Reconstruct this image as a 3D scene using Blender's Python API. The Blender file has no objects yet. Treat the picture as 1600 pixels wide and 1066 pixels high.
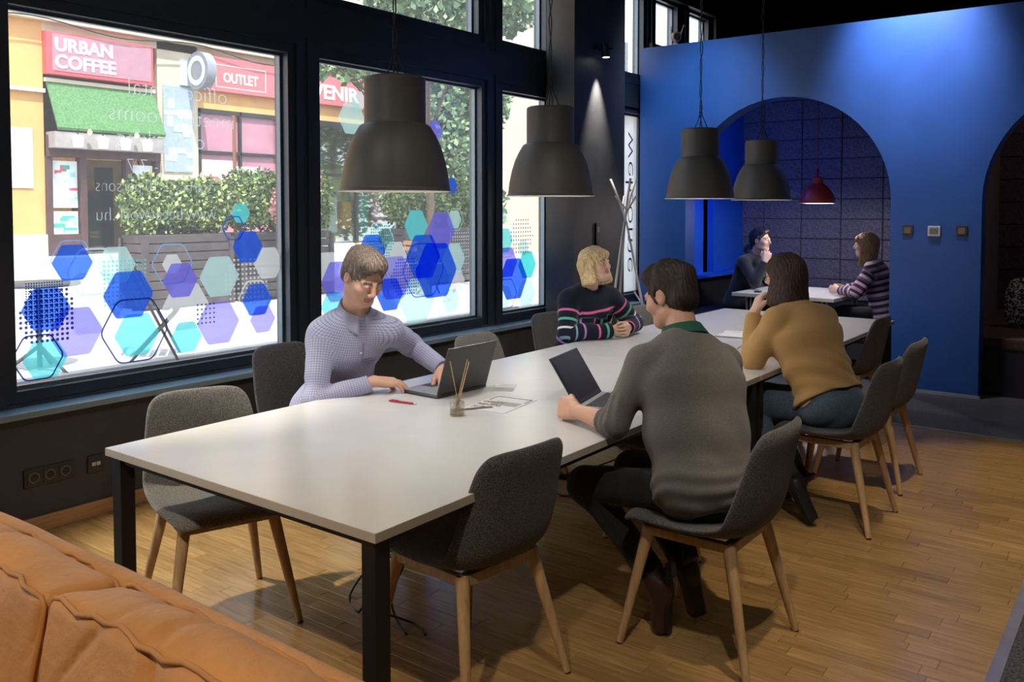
import bpy, bmesh, math, random
import numpy as np
from mathutils import Vector, Matrix, Euler
random.seed(7)
rng = np.random.RandomState(3)
PI = math.pi
scene = bpy.context.scene
COL = scene.collection

# ------------------------------------------------------------------ camera
cam_d = bpy.data.cameras.new('camera'); cam = bpy.data.objects.new('camera', cam_d); COL.objects.link(cam)
cam.location = (0, 0, 1.6146)
cam.rotation_euler = (PI/2 - 0.0411, 0, 0.6452)
cam_d.sensor_width = 36.0
cam_d.lens = 1362.4/1600*36.0
cam_d.shift_y = -(533-381.2)/1600
cam_d.clip_end = 300
scene.camera = cam

# ------------------------------------------------------------------ view, world, sun
scene.view_settings.view_transform = 'Standard'
scene.view_settings.look = 'None'
scene.view_settings.exposure = 0.0
scene.view_settings.gamma = 1.0
scene.cycles.use_denoising = True
scene.cycles.max_bounces = 10
scene.cycles.transparent_max_bounces = 16
scene.cycles.sample_clamp_indirect = 8.0
scene.cycles.caustics_reflective = False
scene.cycles.caustics_refractive = False
SKY = 3.9
world = bpy.data.worlds.new('world'); scene.world = world; world.use_nodes = True
wn = world.node_tree.nodes; wl = world.node_tree.links
bg = wn['Background']; bg.inputs['Strength'].default_value = SKY
tc = wn.new('ShaderNodeTexCoord'); sp = wn.new('ShaderNodeSeparateXYZ'); cr = wn.new('ShaderNodeValToRGB')
wl.new(tc.outputs['Generated'], sp.inputs[0]); wl.new(sp.outputs['Z'], cr.inputs[0])
cr.color_ramp.elements[0].position = 0.0; cr.color_ramp.elements[0].color = (0.92, 0.96, 1.0, 1)
cr.color_ramp.elements[1].position = 0.8; cr.color_ramp.elements[1].color = (0.55, 0.76, 1.0, 1)
wl.new(cr.outputs[0], bg.inputs['Color'])

def light(name, kind, loc, energy, color=(1,1,1), rot=None, target=None, **kw):
    d = bpy.data.lights.new(name, kind); d.energy = energy; d.color = color
    for k, v in kw.items(): setattr(d, k, v)
    o = bpy.data.objects.new(name, d); COL.objects.link(o); o.location = loc
    if target is not None:
        o.rotation_euler = (Vector(target)-Vector(loc)).to_track_quat('-Z', 'Y').to_euler()
    elif rot: o.rotation_euler = rot
    return o
light('sun', 'SUN', (0,0,20), 8.5, (1.0,0.93,0.84), target=(-10.5,4.2,0), angle=0.01)
# daylight portals at the glazing (they only guide sky sampling)
for (a, b, z0, z1) in ((-1.98,-.36,.72,2.6),(0,1.64,.72,2.6),(1.98,3.64,.72,2.6),(3.94,5.63,.72,2.6),(5.95,6.6,.72,2.6),(7.6,8.18,.72,2.6),(1.98,8.18,3.06,3.9)):
    p = light('daylight_portal', 'AREA', (-4.75,(a+b)/2,(z0+z1)/2), 1, target=(0,(a+b)/2,(z0+z1)/2), shape='RECTANGLE', size=b-a, size_y=z1-z0)
    p.data.cycles.is_portal = True
WARM = (1.0, 0.80, 0.56); NEU = (1.0, 0.90, 0.78)
# ceiling spots of the room, plus added wall and floor spots (throw light downwards only)
light('ceiling_spot_light', 'SPOT', (-0.75,4.7,4.0), 250, WARM, target=(-0.72,5.55,0), spot_size=0.56, spot_blend=0.45, shadow_soft_size=0.04)
light('ceiling_spot_light', 'SPOT', (-0.5,2.6,4.0), 230, WARM, target=(-0.72,3.55,0), spot_size=0.56, spot_blend=0.45, shadow_soft_size=0.04)
light('ceiling_spot_light', 'SPOT', (-0.3,1.0,4.0), 200, NEU, target=(-1.7,3.6,0.9), spot_size=0.9, spot_blend=0.9, shadow_soft_size=0.06)
light('ceiling_spot_light', 'SPOT', (-0.6,-0.8,4.0), 330, WARM, target=(-1.8,0.7,0.8), spot_size=0.8, spot_blend=0.8, shadow_soft_size=0.06)
light('ceiling_spot_light', 'SPOT', (-2.2,-0.8,4.0), 150, NEU, target=(-2.9,2.6,1.0), spot_size=0.7, spot_blend=0.9, shadow_soft_size=0.06)
light('ceiling_spot_light', 'SPOT', (-1.80,7.45,4.10), 480, (1.0,0.80,0.88), target=(-1.80,8.3,3.0), spot_size=1.15, spot_blend=1.0, shadow_soft_size=0.1)
light('ceiling_spot_light', 'SPOT', (-3.5,7.1,4.10), 210, (0.75,0.88,1.0), target=(-3.9,8.3,1.7), spot_size=1.2, spot_blend=1.0, shadow_soft_size=0.2)  # added, no such fixture: bluish wash standing in for daylight on the blue wall
light('window_track_light', 'SPOT', (-4.36,1.0,3.95), 780, (1.0,0.88,0.70), target=(-3.45,2.45,0), spot_size=0.50, spot_blend=0.8, shadow_soft_size=0.05)  # added, no track here: brightens the floor and chair on the window side
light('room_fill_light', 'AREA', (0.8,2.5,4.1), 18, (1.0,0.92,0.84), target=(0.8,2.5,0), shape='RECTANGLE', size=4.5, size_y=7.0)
light('booth_lamp_light', 'POINT', (-2.93,9.18,1.68), 42, (1.0,0.92,0.88), shadow_soft_size=0.05)
light('booth_blue_light', 'AREA', (-3.75,8.62,2.35), 14, (0.05,0.18,1.0), target=(-4.48,9.7,1.5), shape='RECTANGLE', size=0.2, size_y=0.5)
light('booth_ceiling_light', 'POINT', (-0.5,9.3,2.6), 11, (1.0,0.75,0.7), shadow_soft_size=0.1)

# ------------------------------------------------------------------ materials
MATS = {}
def nodes_of(m):
    return m.node_tree.nodes, m.node_tree.links, m.node_tree.nodes['Principled BSDF']
def mat(name, color, rough=0.5, metal=0.0, var=0.12, scale=8.0, bump=0.0, bscale=60.0, emit=None, estr=0.0, spec=0.5, sheen=0.0, coat=0.0):
    """principled with a little procedural tone variation and fine relief"""
    if name in MATS: return MATS[name]
    m = bpy.data.materials.new(name); m.use_nodes = True; MATS[name] = m
    n, l, b = nodes_of(m)
    b.inputs['Roughness'].default_value = rough; b.inputs['Metallic'].default_value = metal
    b.inputs['Specular IOR Level'].default_value = spec
    if sheen: b.inputs['Sheen Weight'].default_value = sheen
    if coat: b.inputs['Coat Weight'].default_value = coat
    c = tuple(color)+(1,)
    tcn = n.new('ShaderNodeTexCoord')
    if var:
        nz = n.new('ShaderNodeTexNoise'); nz.inputs['Scale'].default_value = scale; nz.inputs['Detail'].default_value = 4
        l.new(tcn.outputs['Object'], nz.inputs['Vector'])
        rp = n.new('ShaderNodeValToRGB')
        rp.color_ramp.elements[0].position = .3; rp.color_ramp.elements[1].position = .7
        rp.color_ramp.elements[0].color = tuple(x*(1-var) for x in color)+(1,)
        rp.color_ramp.elements[1].color = tuple(min(1, x*(1+var)) for x in color)+(1,)
        l.new(nz.outputs['Fac'], rp.inputs[0]); l.new(rp.outputs[0], b.inputs['Base Color'])
    else: b.inputs['Base Color'].default_value = c
    if bump:
        nb = n.new('ShaderNodeTexNoise'); nb.inputs['Scale'].default_value = bscale; nb.inputs['Detail'].default_value = 3
        l.new(tcn.outputs['Object'], nb.inputs['Vector'])
        bp = n.new('ShaderNodeBump'); bp.inputs['Strength'].default_value = bump; bp.inputs['Distance'].default_value = 0.01
        l.new(nb.outputs['Fac'], bp.inputs['Height']); l.new(bp.outputs[0], b.inputs['Normal'])
    if emit:
        b.inputs['Emission Color'].default_value = tuple(emit)+(1,); b.inputs['Emission Strength'].default_value = estr
    return m
def mat_fabric(name, c0, c1, scale=260.0, rough=0.95, big=0.15, stretch=None, bump=0.5):
    """woven cloth: speckle of two yarn tones, slow variation and a weave bump"""
    if name in MATS: return MATS[name]
    m = mat(name, c0, rough, var=0, spec=0.2); n, l, b = nodes_of(m)
    tcn = n.new('ShaderNodeTexCoord'); mp = n.new('ShaderNodeMapping'); l.new(tcn.outputs['Object'], mp.inputs['Vector'])
    if stretch: mp.inputs['Scale'].default_value = stretch
    nz = n.new('ShaderNodeTexNoise'); nz.inputs['Scale'].default_value = scale; nz.inputs['Detail'].default_value = 2
    l.new(mp.outputs[0], nz.inputs['Vector'])
    rp = n.new('ShaderNodeValToRGB'); rp.color_ramp.elements[0].position = .38; rp.color_ramp.elements[1].position = .62
    rp.color_ramp.elements[0].color = tuple(c0)+(1,); rp.color_ramp.elements[1].color = tuple(c1)+(1,)
    l.new(nz.outputs['Fac'], rp.inputs[0])
    n2 = n.new('ShaderNodeTexNoise'); n2.inputs['Scale'].default_value = 6; l.new(tcn.outputs['Object'], n2.inputs['Vector'])
    mx = n.new('ShaderNodeMix'); mx.data_type = 'RGBA'; mx.blend_type = 'MULTIPLY'; mx.inputs[0].default_value = big*2
    l.new(rp.outputs[0], mx.inputs[6]); l.new(n2.outputs['Color'], mx.inputs[7]); 
    g = n.new('ShaderNodeValToRGB'); l.new(n2.outputs['Fac'], g.inputs[0]); g.color_ramp.elements[0].color = (.6,.6,.6,1); l.new(g.outputs[0], mx.inputs[7])
    l.new(mx.outputs[2], b.inputs['Base Color'])
    bp = n.new('ShaderNodeBump'); bp.inputs['Strength'].default_value = bump; bp.inputs['Distance'].default_value = 0.002
    l.new(nz.outputs['Fac'], bp.inputs['Height']); l.new(bp.outputs[0], b.inputs['Normal'])
    b.inputs['Sheen Weight'].default_value = 0.15
    return m
def mat_wood(name, c0, c1, axis=0, rough=0.4, scale=1.0, objvar=True, bump=0.05):
    if name in MATS: return MATS[name]
    m = mat(name, c0, rough, var=0); n, l, b = nodes_of(m)
    tcn = n.new('ShaderNodeTexCoord'); mp = n.new('ShaderNodeMapping'); l.new(tcn.outputs['Object'], mp.inputs['Vector'])
    s = [14*scale]*3; s[axis] = 1.2*scale; mp.inputs['Scale'].default_value = s
    if objvar:
        oi = n.new('ShaderNodeObjectInfo'); mu = n.new('ShaderNodeMath'); mu.operation = 'MULTIPLY'; mu.inputs[1].default_value = 37
        l.new(oi.outputs['Random'], mu.inputs[0]); cb = n.new('ShaderNodeCombineXYZ')
        for i in range(3): l.new(mu.outputs[0], cb.inputs[i])
        l.new(cb.outputs[0], mp.inputs['Location'])
    nz = n.new('ShaderNodeTexNoise'); nz.inputs['Scale'].default_value = 4; nz.inputs['Detail'].default_value = 6; nz.inputs['Distortion'].default_value = .6
    l.new(mp.outputs[0], nz.inputs['Vector'])
    rp = n.new('ShaderNodeValToRGB'); rp.color_ramp.elements[0].position = .3; rp.color_ramp.elements[1].position = .7
    rp.color_ramp.elements[0].color = tuple(c0)+(1,); rp.color_ramp.elements[1].color = tuple(c1)+(1,)
    l.new(nz.outputs['Fac'], rp.inputs[0])
    out = rp.outputs[0]
    if objvar:
        hs = n.new('ShaderNodeHueSaturation'); ma = n.new('ShaderNodeMapRange'); ma.inputs[3].default_value = .84; ma.inputs[4].default_value = 1.10
        l.new(oi.outputs['Random'], ma.inputs[0]); l.new(ma.outputs[0], hs.inputs['Value']); l.new(out, hs.inputs['Color']); out = hs.outputs[0]
    l.new(out, b.inputs['Base Color'])
    bp = n.new('ShaderNodeBump'); bp.inputs['Strength'].default_value = bump; bp.inputs['Distance'].default_value = 0.004
    l.new(nz.outputs['Fac'], bp.inputs['Height']); l.new(bp.outputs[0], b.inputs['Normal'])
    return m
def mat_glass(name, tint=(1,1,1), gloss=0.06, rough=0.0, haze=0.0):
    if name in MATS: return MATS[name]
    m = bpy.data.materials.new(name); m.use_nodes = True; MATS[name] = m
    n = m.node_tree.nodes; l = m.node_tree.links
    for x in list(n):
        if x.type != 'OUTPUT_MATERIAL': n.remove(x)
    t = n.new('ShaderNodeBsdfTransparent'); t.inputs[0].default_value = tuple(tint)+(1,)
    g = n.new('ShaderNodeBsdfGlossy'); g.inputs['Roughness'].default_value = rough
    if haze:
        hz = n.new('ShaderNodeBsdfTranslucent'); hz.inputs[0].default_value = (.9,.93,1,1); hm = n.new('ShaderNodeMixShader'); hm.inputs[0].default_value = haze
        l.new(t.outputs[0], hm.inputs[1]); l.new(hz.outputs[0], hm.inputs[2]); t = hm
    lw = n.new('ShaderNodeLayerWeight'); lw.inputs[0].default_value = .5
    mr = n.new('ShaderNodeMath'); mr.operation = 'MULTIPLY_ADD'; mr.inputs[1].default_value = .25; mr.inputs[2].default_value = gloss
    pw = n.new('ShaderNodeMath'); pw.operation = 'POWER'; pw.inputs[1].default_value = 4
    l.new(lw.outputs['Facing'], pw.inputs[0]); l.new(pw.outputs[0], mr.inputs[0])
    x = n.new('ShaderNodeMixShader'); l.new(mr.outputs[0], x.inputs[0]); l.new(t.outputs[0], x.inputs[1]); l.new(g.outputs[0], x.inputs[2])
    l.new(x.outputs[0], n['Material Output'].inputs[0])
    return m
def mat_film(name, color, alpha):
    """translucent vinyl film stuck on the glass: glows with the daylight that comes through it"""
    if name in MATS: return MATS[name]
    m = bpy.data.materials.new(name); m.use_nodes = True; MATS[name] = m
    n = m.node_tree.nodes; l = m.node_tree.links
    for x in list(n):
        if x.type != 'OUTPUT_MATERIAL': n.remove(x)
    t = n.new('ShaderNodeBsdfTransparent'); t.inputs[0].default_value = tuple(max(c,.02)**.62 for c in color)+(1,)
    tr = n.new('ShaderNodeBsdfTranslucent'); tr.inputs[0].default_value = tuple(min(1,c*1.15+.02) for c in color)+(1,)
    df = n.new('ShaderNodeBsdfDiffuse'); df.inputs[0].default_value = tuple(color)+(1,)
    a = n.new('ShaderNodeMixShader'); a.inputs[0].default_value = .3; l.new(tr.outputs[0], a.inputs[1]); l.new(df.outputs[0], a.inputs[2])
    x = n.new('ShaderNodeMixShader'); x.inputs[0].default_value = alpha*.62; l.new(t.outputs[0], x.inputs[1]); l.new(a.outputs[0], x.inputs[2])
    l.new(x.outputs[0], n['Material Output'].inputs[0])
    return m

# ------------------------------------------------------------------ mesh helpers
class MB:
    """collects verts / faces / material indices for ONE mesh object"""
    def __init__(s): s.v = []; s.f = []; s.m = []; s.mats = []; s.sm = []
    def mi(s, m):
        if m not in s.mats: s.mats.append(m)
        return s.mats.index(m)
    def add(s, vs, fs, m, smooth=False):  # noqa
        o = len(s.v); s.v += [tuple(v) for v in vs]; k = s.mi(m)
        for f in fs: s.f.append([i+o for i in f]); s.m.append(k); s.sm.append(smooth)
        return s
    def box(s, lo, hi, m, bev=0.0, mtx=None):
        x0,y0,z0 = lo; x1,y1,z1 = hi
        if bev <= 0:
            vs = [(x,y,z) for x in (x0,x1) for y in (y0,y1) for z in (z0,z1)]
            fs = [(0,1,3,2),(4,6,7,5),(0,4,5,1),(2,3,7,6),(0,2,6,4),(1,5,7,3)]
        else:
            bm = bmesh.new(); bmesh.ops.create_cube(bm, size=1)
            for v in bm.verts: v.co = Vector(((x0+x1)/2+v.co.x*(x1-x0),(y0+y1)/2+v.co.y*(y1-y0),(z0+z1)/2+v.co.z*(z1-z0)))
            bmesh.ops.bevel(bm, geom=bm.edges[:], offset=bev, segments=2, affect='EDGES', profile=.6)
            bm.verts.index_update(); vs = [tuple(v.co) for v in bm.verts]; fs = [[v.index for v in f.verts] for f in bm.faces]; bm.free()
        if mtx is not None: vs = [tuple(mtx @ Vector(v)) for v in vs]
        s.add(vs, fs, m)
        return s
    def tube(s, p0, p1, r0, r1, m, n=12, cap=True, square=False):
        p0 = Vector(p0); p1 = Vector(p1); d = (p1-p0).normalized()
        a = d.orthogonal().normalized() if not square else (Vector((0,0,1)).cross(d) if abs(d.z) < .99 else Vector((1,0,0))).normalized()
        b = d.cross(a)
        vs = []
        for p, r in ((p0,r0),(p1,r1)):
            for i in range(n):
                t = 2*PI*(i+(.5 if n == 4 else 0))/n; vs.append(p+(a*math.cos(t)+b*math.sin(t))*r)
        fs = [(i,(i+1)%n,n+(i+1)%n,n+i) for i in range(n)]
        s.add(vs, fs, m, smooth=n > 6)
        if cap: s.add(vs, [list(range(n))[::-1], [n+i for i in range(n)]], m)
        return s
    def path(s, pts, r, m, n=8):
        pts = [Vector(p) for p in pts]; rr = r if isinstance(r, (list, tuple)) else [r]*len(pts)
        vs = []; a = None
        for i, p in enumerate(pts):
            d = (pts[min(i+1,len(pts)-1)]-pts[max(i-1,0)]).normalized()
            a = d.orthogonal().normalized() if a is None else (a-d*a.dot(d)).normalized()
            b = d.cross(a)
            for k in range(n):
                t = 2*PI*k/n; vs.append(p+(a*math.cos(t)+b*math.sin(t))*rr[i])
        fs = []
        for i in range(len(pts)-1):
            for k in range(n): fs.append((i*n+k, i*n+(k+1)%n, (i+1)*n+(k+1)%n, (i+1)*n+k))
        fs.append(list(range(n))[::-1]); fs.append([(len(pts)-1)*n+k for k in range(n)])
        s.add(vs, fs, m, smooth=True); return s
    def lathe(s, prof, m, n=48, c=(0,0,0)):
        vs = []; fs = []
        for r, z in prof:
            for i in range(n):
                t = 2*PI*i/n; vs.append((c[0]+r*math.cos(t), c[1]+r*math.sin(t), c[2]+z))
        for j in range(len(prof)-1):
            for i in range(n): fs.append((j*n+i, j*n+(i+1)%n, (j+1)*n+(i+1)%n, (j+1)*n+i))
        s.add(vs, fs, m, smooth=True); return s
    def prism(s, poly, axis, a, b, m):
        """extrude a 2-D polygon along axis from a to b (polygon in the two other axes, cyclic order)"""
        n = len(poly)
        def P(u, v, w):
            return {0:(w,u,v), 1:(u,w,v), 2:(u,v,w)}[axis]
        vs = [P(u,v,a) for u,v in poly]+[P(u,v,b) for u,v in poly]
        fs = [(i,(i+1)%n,n+(i+1)%n,n+i) for i in range(n)]+[list(range(n))[::-1], [n+i for i in range(n)]]
        s.add(vs, fs, m); return s
    def build(s, name, parent=None, loc=None, rotz=None, me=None):
        me = bpy.data.meshes.new(name)
        me.from_pydata(s.v, [], s.f)
        for m in s.mats: me.materials.append(m)
        me.polygons.foreach_set('material_index', s.m); me.polygons.foreach_set('use_smooth', s.sm)
        bm = bmesh.new(); bm.from_mesh(me); bmesh.ops.recalc_face_normals(bm, faces=bm.faces); bm.to_mesh(me); bm.free()
        me.update()
        return link(name, me, parent, loc, rotz)
def link(name, me, parent=None, loc=None, rotz=None):
    o = bpy.data.objects.new(name, me); COL.objects.link(o)
    if parent is not None: o.parent = parent
    if loc is not None: o.location = loc
    if rotz is not None: o.rotation_euler = (0,0,rotz)
    return o
def tag(o, label=None, cat=None, group=None, kind=None):
    if label: o['label'] = label
    if cat: o['category'] = cat
    if group: o['group'] = group
    if kind: o['kind'] = kind
    return o
def thing(name, loc=(0,0,0), rotz=0.0, label=None, cat=None, group=None, kind=None):
    o = bpy.data.objects.new(name, None); COL.objects.link(o); o.location = loc; o.rotation_euler = (0,0,rotz)
    o.empty_display_size = .05
    return tag(o, label, cat, group, kind)
def copy_tree(o, parent=None):
    c = o.copy(); COL.objects.link(c); c.parent = parent
    for ch in [x for x in bpy.data.objects if x.parent == o]: copy_tree(ch, c)
    return c
def one_box(name, lo, hi, m, parent=None, bev=0.0, **kw):
    return MB().box(lo, hi, m, bev).build(name, parent, **kw)
def text_mesh(name, s, size, m, parent=None, mtx=None, depth=0.002, align='LEFT', bold=0.0, xs=1.0):
    c = bpy.data.curves.new(name, 'FONT'); c.body = s; c.size = size; c.extrude = depth; c.align_x = align; c.offset = bold
    c.resolution_u = 3
    t = bpy.data.objects.new(name, c); COL.objects.link(t)
    bpy.context.view_layer.update()
    me = bpy.data.meshes.new_from_object(t.evaluated_get(bpy.context.evaluated_depsgraph_get()))
    bpy.data.objects.remove(t); bpy.data.curves.remove(c)
    me.name = name; me.materials.clear(); me.materials.append(m)
    if xs != 1.0: me.transform(Matrix.Diagonal((xs,1,1,1)))
    if mtx is not None: me.transform(mtx)
    return link(name, me, parent)
def frame_mtx(origin, right, up):
    r = Vector(right); u = Vector(up); n = r.cross(u)
    M = Matrix.Identity(4)
    for i in range(3): M[i][0] = r[i]; M[i][1] = u[i]; M[i][2] = n[i]; M[i][3] = origin[i]
    return M
# ================================================================== ROOM SHELL
M_dark = mat('dark_wall_paint', (.045,.045,.052), .5, var=.15, bump=.08, bscale=120)
M_frame = mat('window_frame_coating', (.036,.050,.072), .33, var=.1, bump=.05, bscale=200)
M_frame2 = mat('aluminium_glazing_bead', (.16,.20,.24), .35, metal=.6, var=.05)
M_sill = mat('sill_board', (.22,.30,.36), .32, var=.08)
M_blue = mat('blue_wall_paint', (.022,.098,.37), .38, var=.08, scale=3, bump=.1, bscale=150)
M_cobalt = mat('cobalt_reveal_paint', (.02,.16,.85), .5, var=.06)
M_ceil = mat('ceiling_black_paint', (.012,.012,.014), .8, var=.1)
M_carpet = mat_fabric('carpet_tile', (.035,.04,.055), (.13,.13,.15), scale=90, big=.2, bump=1.0)
M_plank = mat_wood('oak_parquet', (.30,.175,.062), (.46,.29,.115), axis=0, rough=.24)
M_skirt = mat_wood('oak_skirting', (.42,.22,.09), (.56,.33,.15), axis=1, rough=.4, objvar=False)
M_steel = mat('brushed_metal_strip', (.55,.56,.58), .35, metal=.8, var=.1)
XW = -4.48; YB = 8.2; BT = 3.29; CZ = 4.25; XE = 3.6; YS = -2.6; YN = 14.5

fl = tag(one_box('floor', (XW-.2,YS,-.2), (XE,YN,-.012), mat('floor_screed', (.05,.035,.02), .9)), kind='structure')
# parquet strips along X, laid in rows; the largest in view single, the rest joined
PW = .0715; spots = []
y = YS+.02; row = 0
cy_, sy_ = math.cos(.6452), math.sin(.6452)
LENS = (.36,.43,.50)
while y < 6.86:
    x = XW-.02-random.random()*.4
    while x < -.46:
        k = random.randrange(3); L = LENS[k]; x1 = min(x+L, -.462); cx = (max(x,XW)+x1)/2; cyy = y+PW/2
        dep = -sy_*cx+cy_*cyy; sd = cy_*cx+sy_*cyy
        vis = dep > 1.2 and abs(sd/dep) < .62 and 1362*1.6/dep+325 < 1110 and (x1-x) > .05
        # hidden behind the sofa in the corner
        if cyy < 1.05 and cx < -1.0: vis = False
        spots.append((dep if vis else 99, x, x1, y, k, abs(x1-x-L) < 1e-6)); x += L
    y += PW; row += 1
spots.sort(key=lambda s: s[0])
pl_me = []
for L in LENS:
    b = MB(); g = .0006
    b.box((g,g,-.012),(L-g,PW-g,-.0012),M_plank); b.add([(g,g,-.0012),(L-g,g,-.0012),(L-g,PW-g,-.0012),(g,PW-g,-.0012),(g+.001,g+.001,0),(L-g-.001,g+.001,0),(L-g-.001,PW-g-.001,0),(g+.001,PW-g-.001,0)],
        [(4,5,6,7),(0,1,5,4),(1,2,6,5),(2,3,7,6),(3,0,4,7)], M_plank)
    o = b.build('plank'); me = o.data; bpy.data.objects.remove(o); pl_me.append(me)
rest = MB(); cnt = 0
for dep, x, x1, yy, k, full in spots:
    if dep < 90 and full and cnt < 298:
        link('plank', pl_me[k], fl, (x,yy,0)); cnt += 1
    else:
        g = .0006; rest.box((max(x,XW)+g,yy+g,-.011),(x1-g,yy+PW-g,0),M_plank)
o = rest.build('planks', fl); o['kind'] = 'stuff'
# per-strip tone for the joined strips
fc = tag(one_box('floor_carpet', (-.42,YS,-.012), (XE,YN,.001), M_carpet), kind='structure')
fc2 = tag(one_box('floor_carpet', (XW,6.90,-.012), (-.43,YN,.001), M_carpet), kind='structure')
tag(one_box('trim_1', (-.462,YS,-.01), (-.42,6.90,.006), M_steel), kind='structure')
tag(one_box('trim_2', (XW,6.865,-.01), (-.42,6.90,.006), M_steel), kind='structure')
tag(one_box('ceiling', (XW-.3,YS,CZ), (XE+.2,YN,CZ+.15), M_ceil), kind='structure')

# window wall : low wall, piers, lintel band, head
XG = -4.65
wins = [(1.98,3.64,'window_1'),(3.94,5.63,'window_2'),(5.95,6.64,'window_3'),(7.55,8.43,'window_4')]
ups = [(1.98,3.64,3.06,3.9),(3.94,5.59,3.06,3.9),(5.95,6.56,3.06,3.9),(7.55,8.40,3.06,3.9),(8.72,9.21,3.06,3.9),(9.56,10.05,3.06,3.9)]
wl_ = MB()
wl_.box((-4.72,YS,-.2),(XW,YN,.60),M_dark)
wl_.box((-4.72,YS,3.95),(XW,YN,CZ),M_dark)
wl_.box((-4.72,YS,.60),(XW-.02,-2.12,3.95),M_dark); wl_.box((-4.72,-2.12,2.735),(XW-.02,1.84,3.95),M_dark)
wl_.box((-4.72,6.78,.60),(XW-.02,7.40,3.95),M_dark)
wl_.box((-4.72,10.15,.60),(XW-.02,YN,3.95),M_dark)
wl_.box((-4.68,8.60,.60),(XW-.02,10.15,3.0),M_dark)
tag(wl_.build('wall_left'), kind='structure')
pil = MB().box((XW-.02,6.49,0),(-4.20,7.38,CZ),M_dark)
tag(pil.build('wall_pilaster'), kind='structure')
for (n_, lo, hi, m_) in (('wall_back',(XW-.3,YN,-.2),(XE+.2,YN+.2,CZ),M_dark),('wall_right',(XE,YS,-.2),(XE+.2,YN,CZ),M_dark),('wall_front',(XW-.3,YS-.2,-.2),(XE+.2,YS,CZ),M_dark)):
    tag(one_box(n_, lo, hi, m_), kind='structure')
sill = MB().box((-4.56,-2.1,.590),(-4.405,8.19,.622),M_sill,.004)
tag(sill.build('window_sill'), kind='structure')
tag(one_box('baseboard_left', (XW,.2,0), (XW+.018,6.49,.075), M_skirt, bev=.003), kind='structure')

GL = mat_glass('window_glass', (.97,.985,.985), .035, 0.0, .035)
def window(name, y0, y1, z0, z1, lower=True):
    w = thing(name); w['kind'] = 'structure'
    f = MB()
    t = .10 if lower else .07
    xo, xi = -4.70, -4.53
    gl, gr = (.11 if lower else .09), (.11 if lower else .09)
    # outer frame, proud step, inner sash step, bead
    for (a, b, s, m_) in ((xo,xi-.03,gl+.045,M_frame),(xo+.02,xi,gl*.62+.02,M_frame)):
        inn = 0 if s > gl else gl-s+0.0
        pass
    def ring(ox, ix, outer, inner, m_):
        f.box((ox,y0-outer,z0-outer),(ix,y0-inner,z1+outer),m_)
        f.box((ox,y1+inner,z0-outer),(ix,y1+outer,z1+outer),m_)
        f.box((ox,y0-inner,z0-outer),(ix,y1+inner,z0-inner),m_)
        f.box((ox,y0-inner,z1+inner),(ix,y1+inner,z1+outer),m_)
    ring(xo, -4.545, .135, .078, M_frame)       # fixed frame
    ring(xo, -4.565, .076, .018, M_frame)       # sash
    ring(-4.66, -4.625, .018, 0.0, M_frame2)    # glazing bead
    f.build('frame', w)
    g = MB().box((XG-.008,y0-.015,z0-.015),(XG,y1+.015,z1+.015),GL).build('pane', w)
    return w
W = [window(n, a, b, .715, 2.60) for a, b, n in wins]
window('window_11', 0.0, 1.64, .715, 2.60); window('window_12', -1.98, -.34, .715, 2.60)
for i, (a, b, z0, z1) in enumerate(ups): window('window_%d' % (5+i), a, b, z0, z1, False)
# infill bars between the frames (mullions and the transom band)
mb = MB()
for (a, b) in ((-2.16,-2.115),(-.205,-.135),(1.775,1.845),(3.775,3.805),(5.765,5.815),(6.70,6.76),(7.38,7.42),(8.565,8.6)):
    mb.box((-4.70,a,.58),(-4.555,b,3.95),M_frame)
mb.box((-4.70,1.80,2.735),(-4.55,8.6,2.925),M_frame)
mb.box((-4.70,-2.16,.50),(-4.55,8.6,.60),M_frame)
mb.box((-4.70,8.5,2.9),(-4.50,10.3,3.4),M_dark); mb.box((-4.70,9.345,3.0),(-4.52,9.43,3.95),M_frame); mb.box((-4.70,10.18,3.0),(-4.52,10.3,3.95),M_frame)
mb.box((-4.70,8.53,3.0),(-4.52,8.60,3.95),M_frame)
tag(mb.build('trim_3'), kind='structure')

# ------------------------------------------------------------------ blue booth block with two arches
def arch_wall(x0, x1, arches, zt, ya, yb, m):
    """solid wall from x0..x1 with round-headed openings (cx, r, spring)"""
    b = MB(); N = 28
    xs = x0
    for cx, r, sp_ in arches:
        b.box((xs,ya,0),(cx-r,yb,zt),m) if cx-r > xs else None
        pts = [(cx-r*math.cos(PI*i/N), sp_+r*math.sin(PI*i/N)) for i in range(N+1)]
        for i in range(N):
            (ax,az),(bx,bz) = pts[i], pts[i+1]
            vs = [(ax,ya,az),(bx,ya,bz),(bx,ya,zt),(ax,ya,zt),(ax,yb,az),(bx,yb,bz),(bx,yb,zt),(ax,yb,zt)]
            b.add(vs, [(0,1,2,3),(5,4,7,6),(4,5,1,0),(3,2,6,7)], m)
        xs = cx+r
    if x1 > xs: b.box((xs,ya,0),(x1,yb,zt),m)
    return b
ARCH = [(-2.96,.99,1.68),(-.26,.99,1.68)]
bw = arch_wall(XW, XE, ARCH, BT, YB, YB+.22, M_blue).build('wall_blue')
tag(bw, kind='structure')
tag(one_box('trim_4', (-1.985,YB-.012,0), (-1.235,YB,.028), mat('pale_trim', (.35,.36,.42), .5)), kind='structure')
one_d = mat('booth_dark', (.016,.016,.022), .8, var=.1)
bk = MB()
bk.box((XW,10.9,0),(XE,11.1,BT),one_d)          # back
bk.box((-1.72,YB+.22,0),(-1.50,10.9,BT),one_d)   # between the booths
bk.box((XW,YB+.22,BT-.08),(XE,11.1,BT),one_d)        # lid
bk.box((XW-.02,YB+.22,0),(XW+.10,10.9,.80),one_d)
tag(bk.build('wall_booth'), kind='structure')
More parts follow.
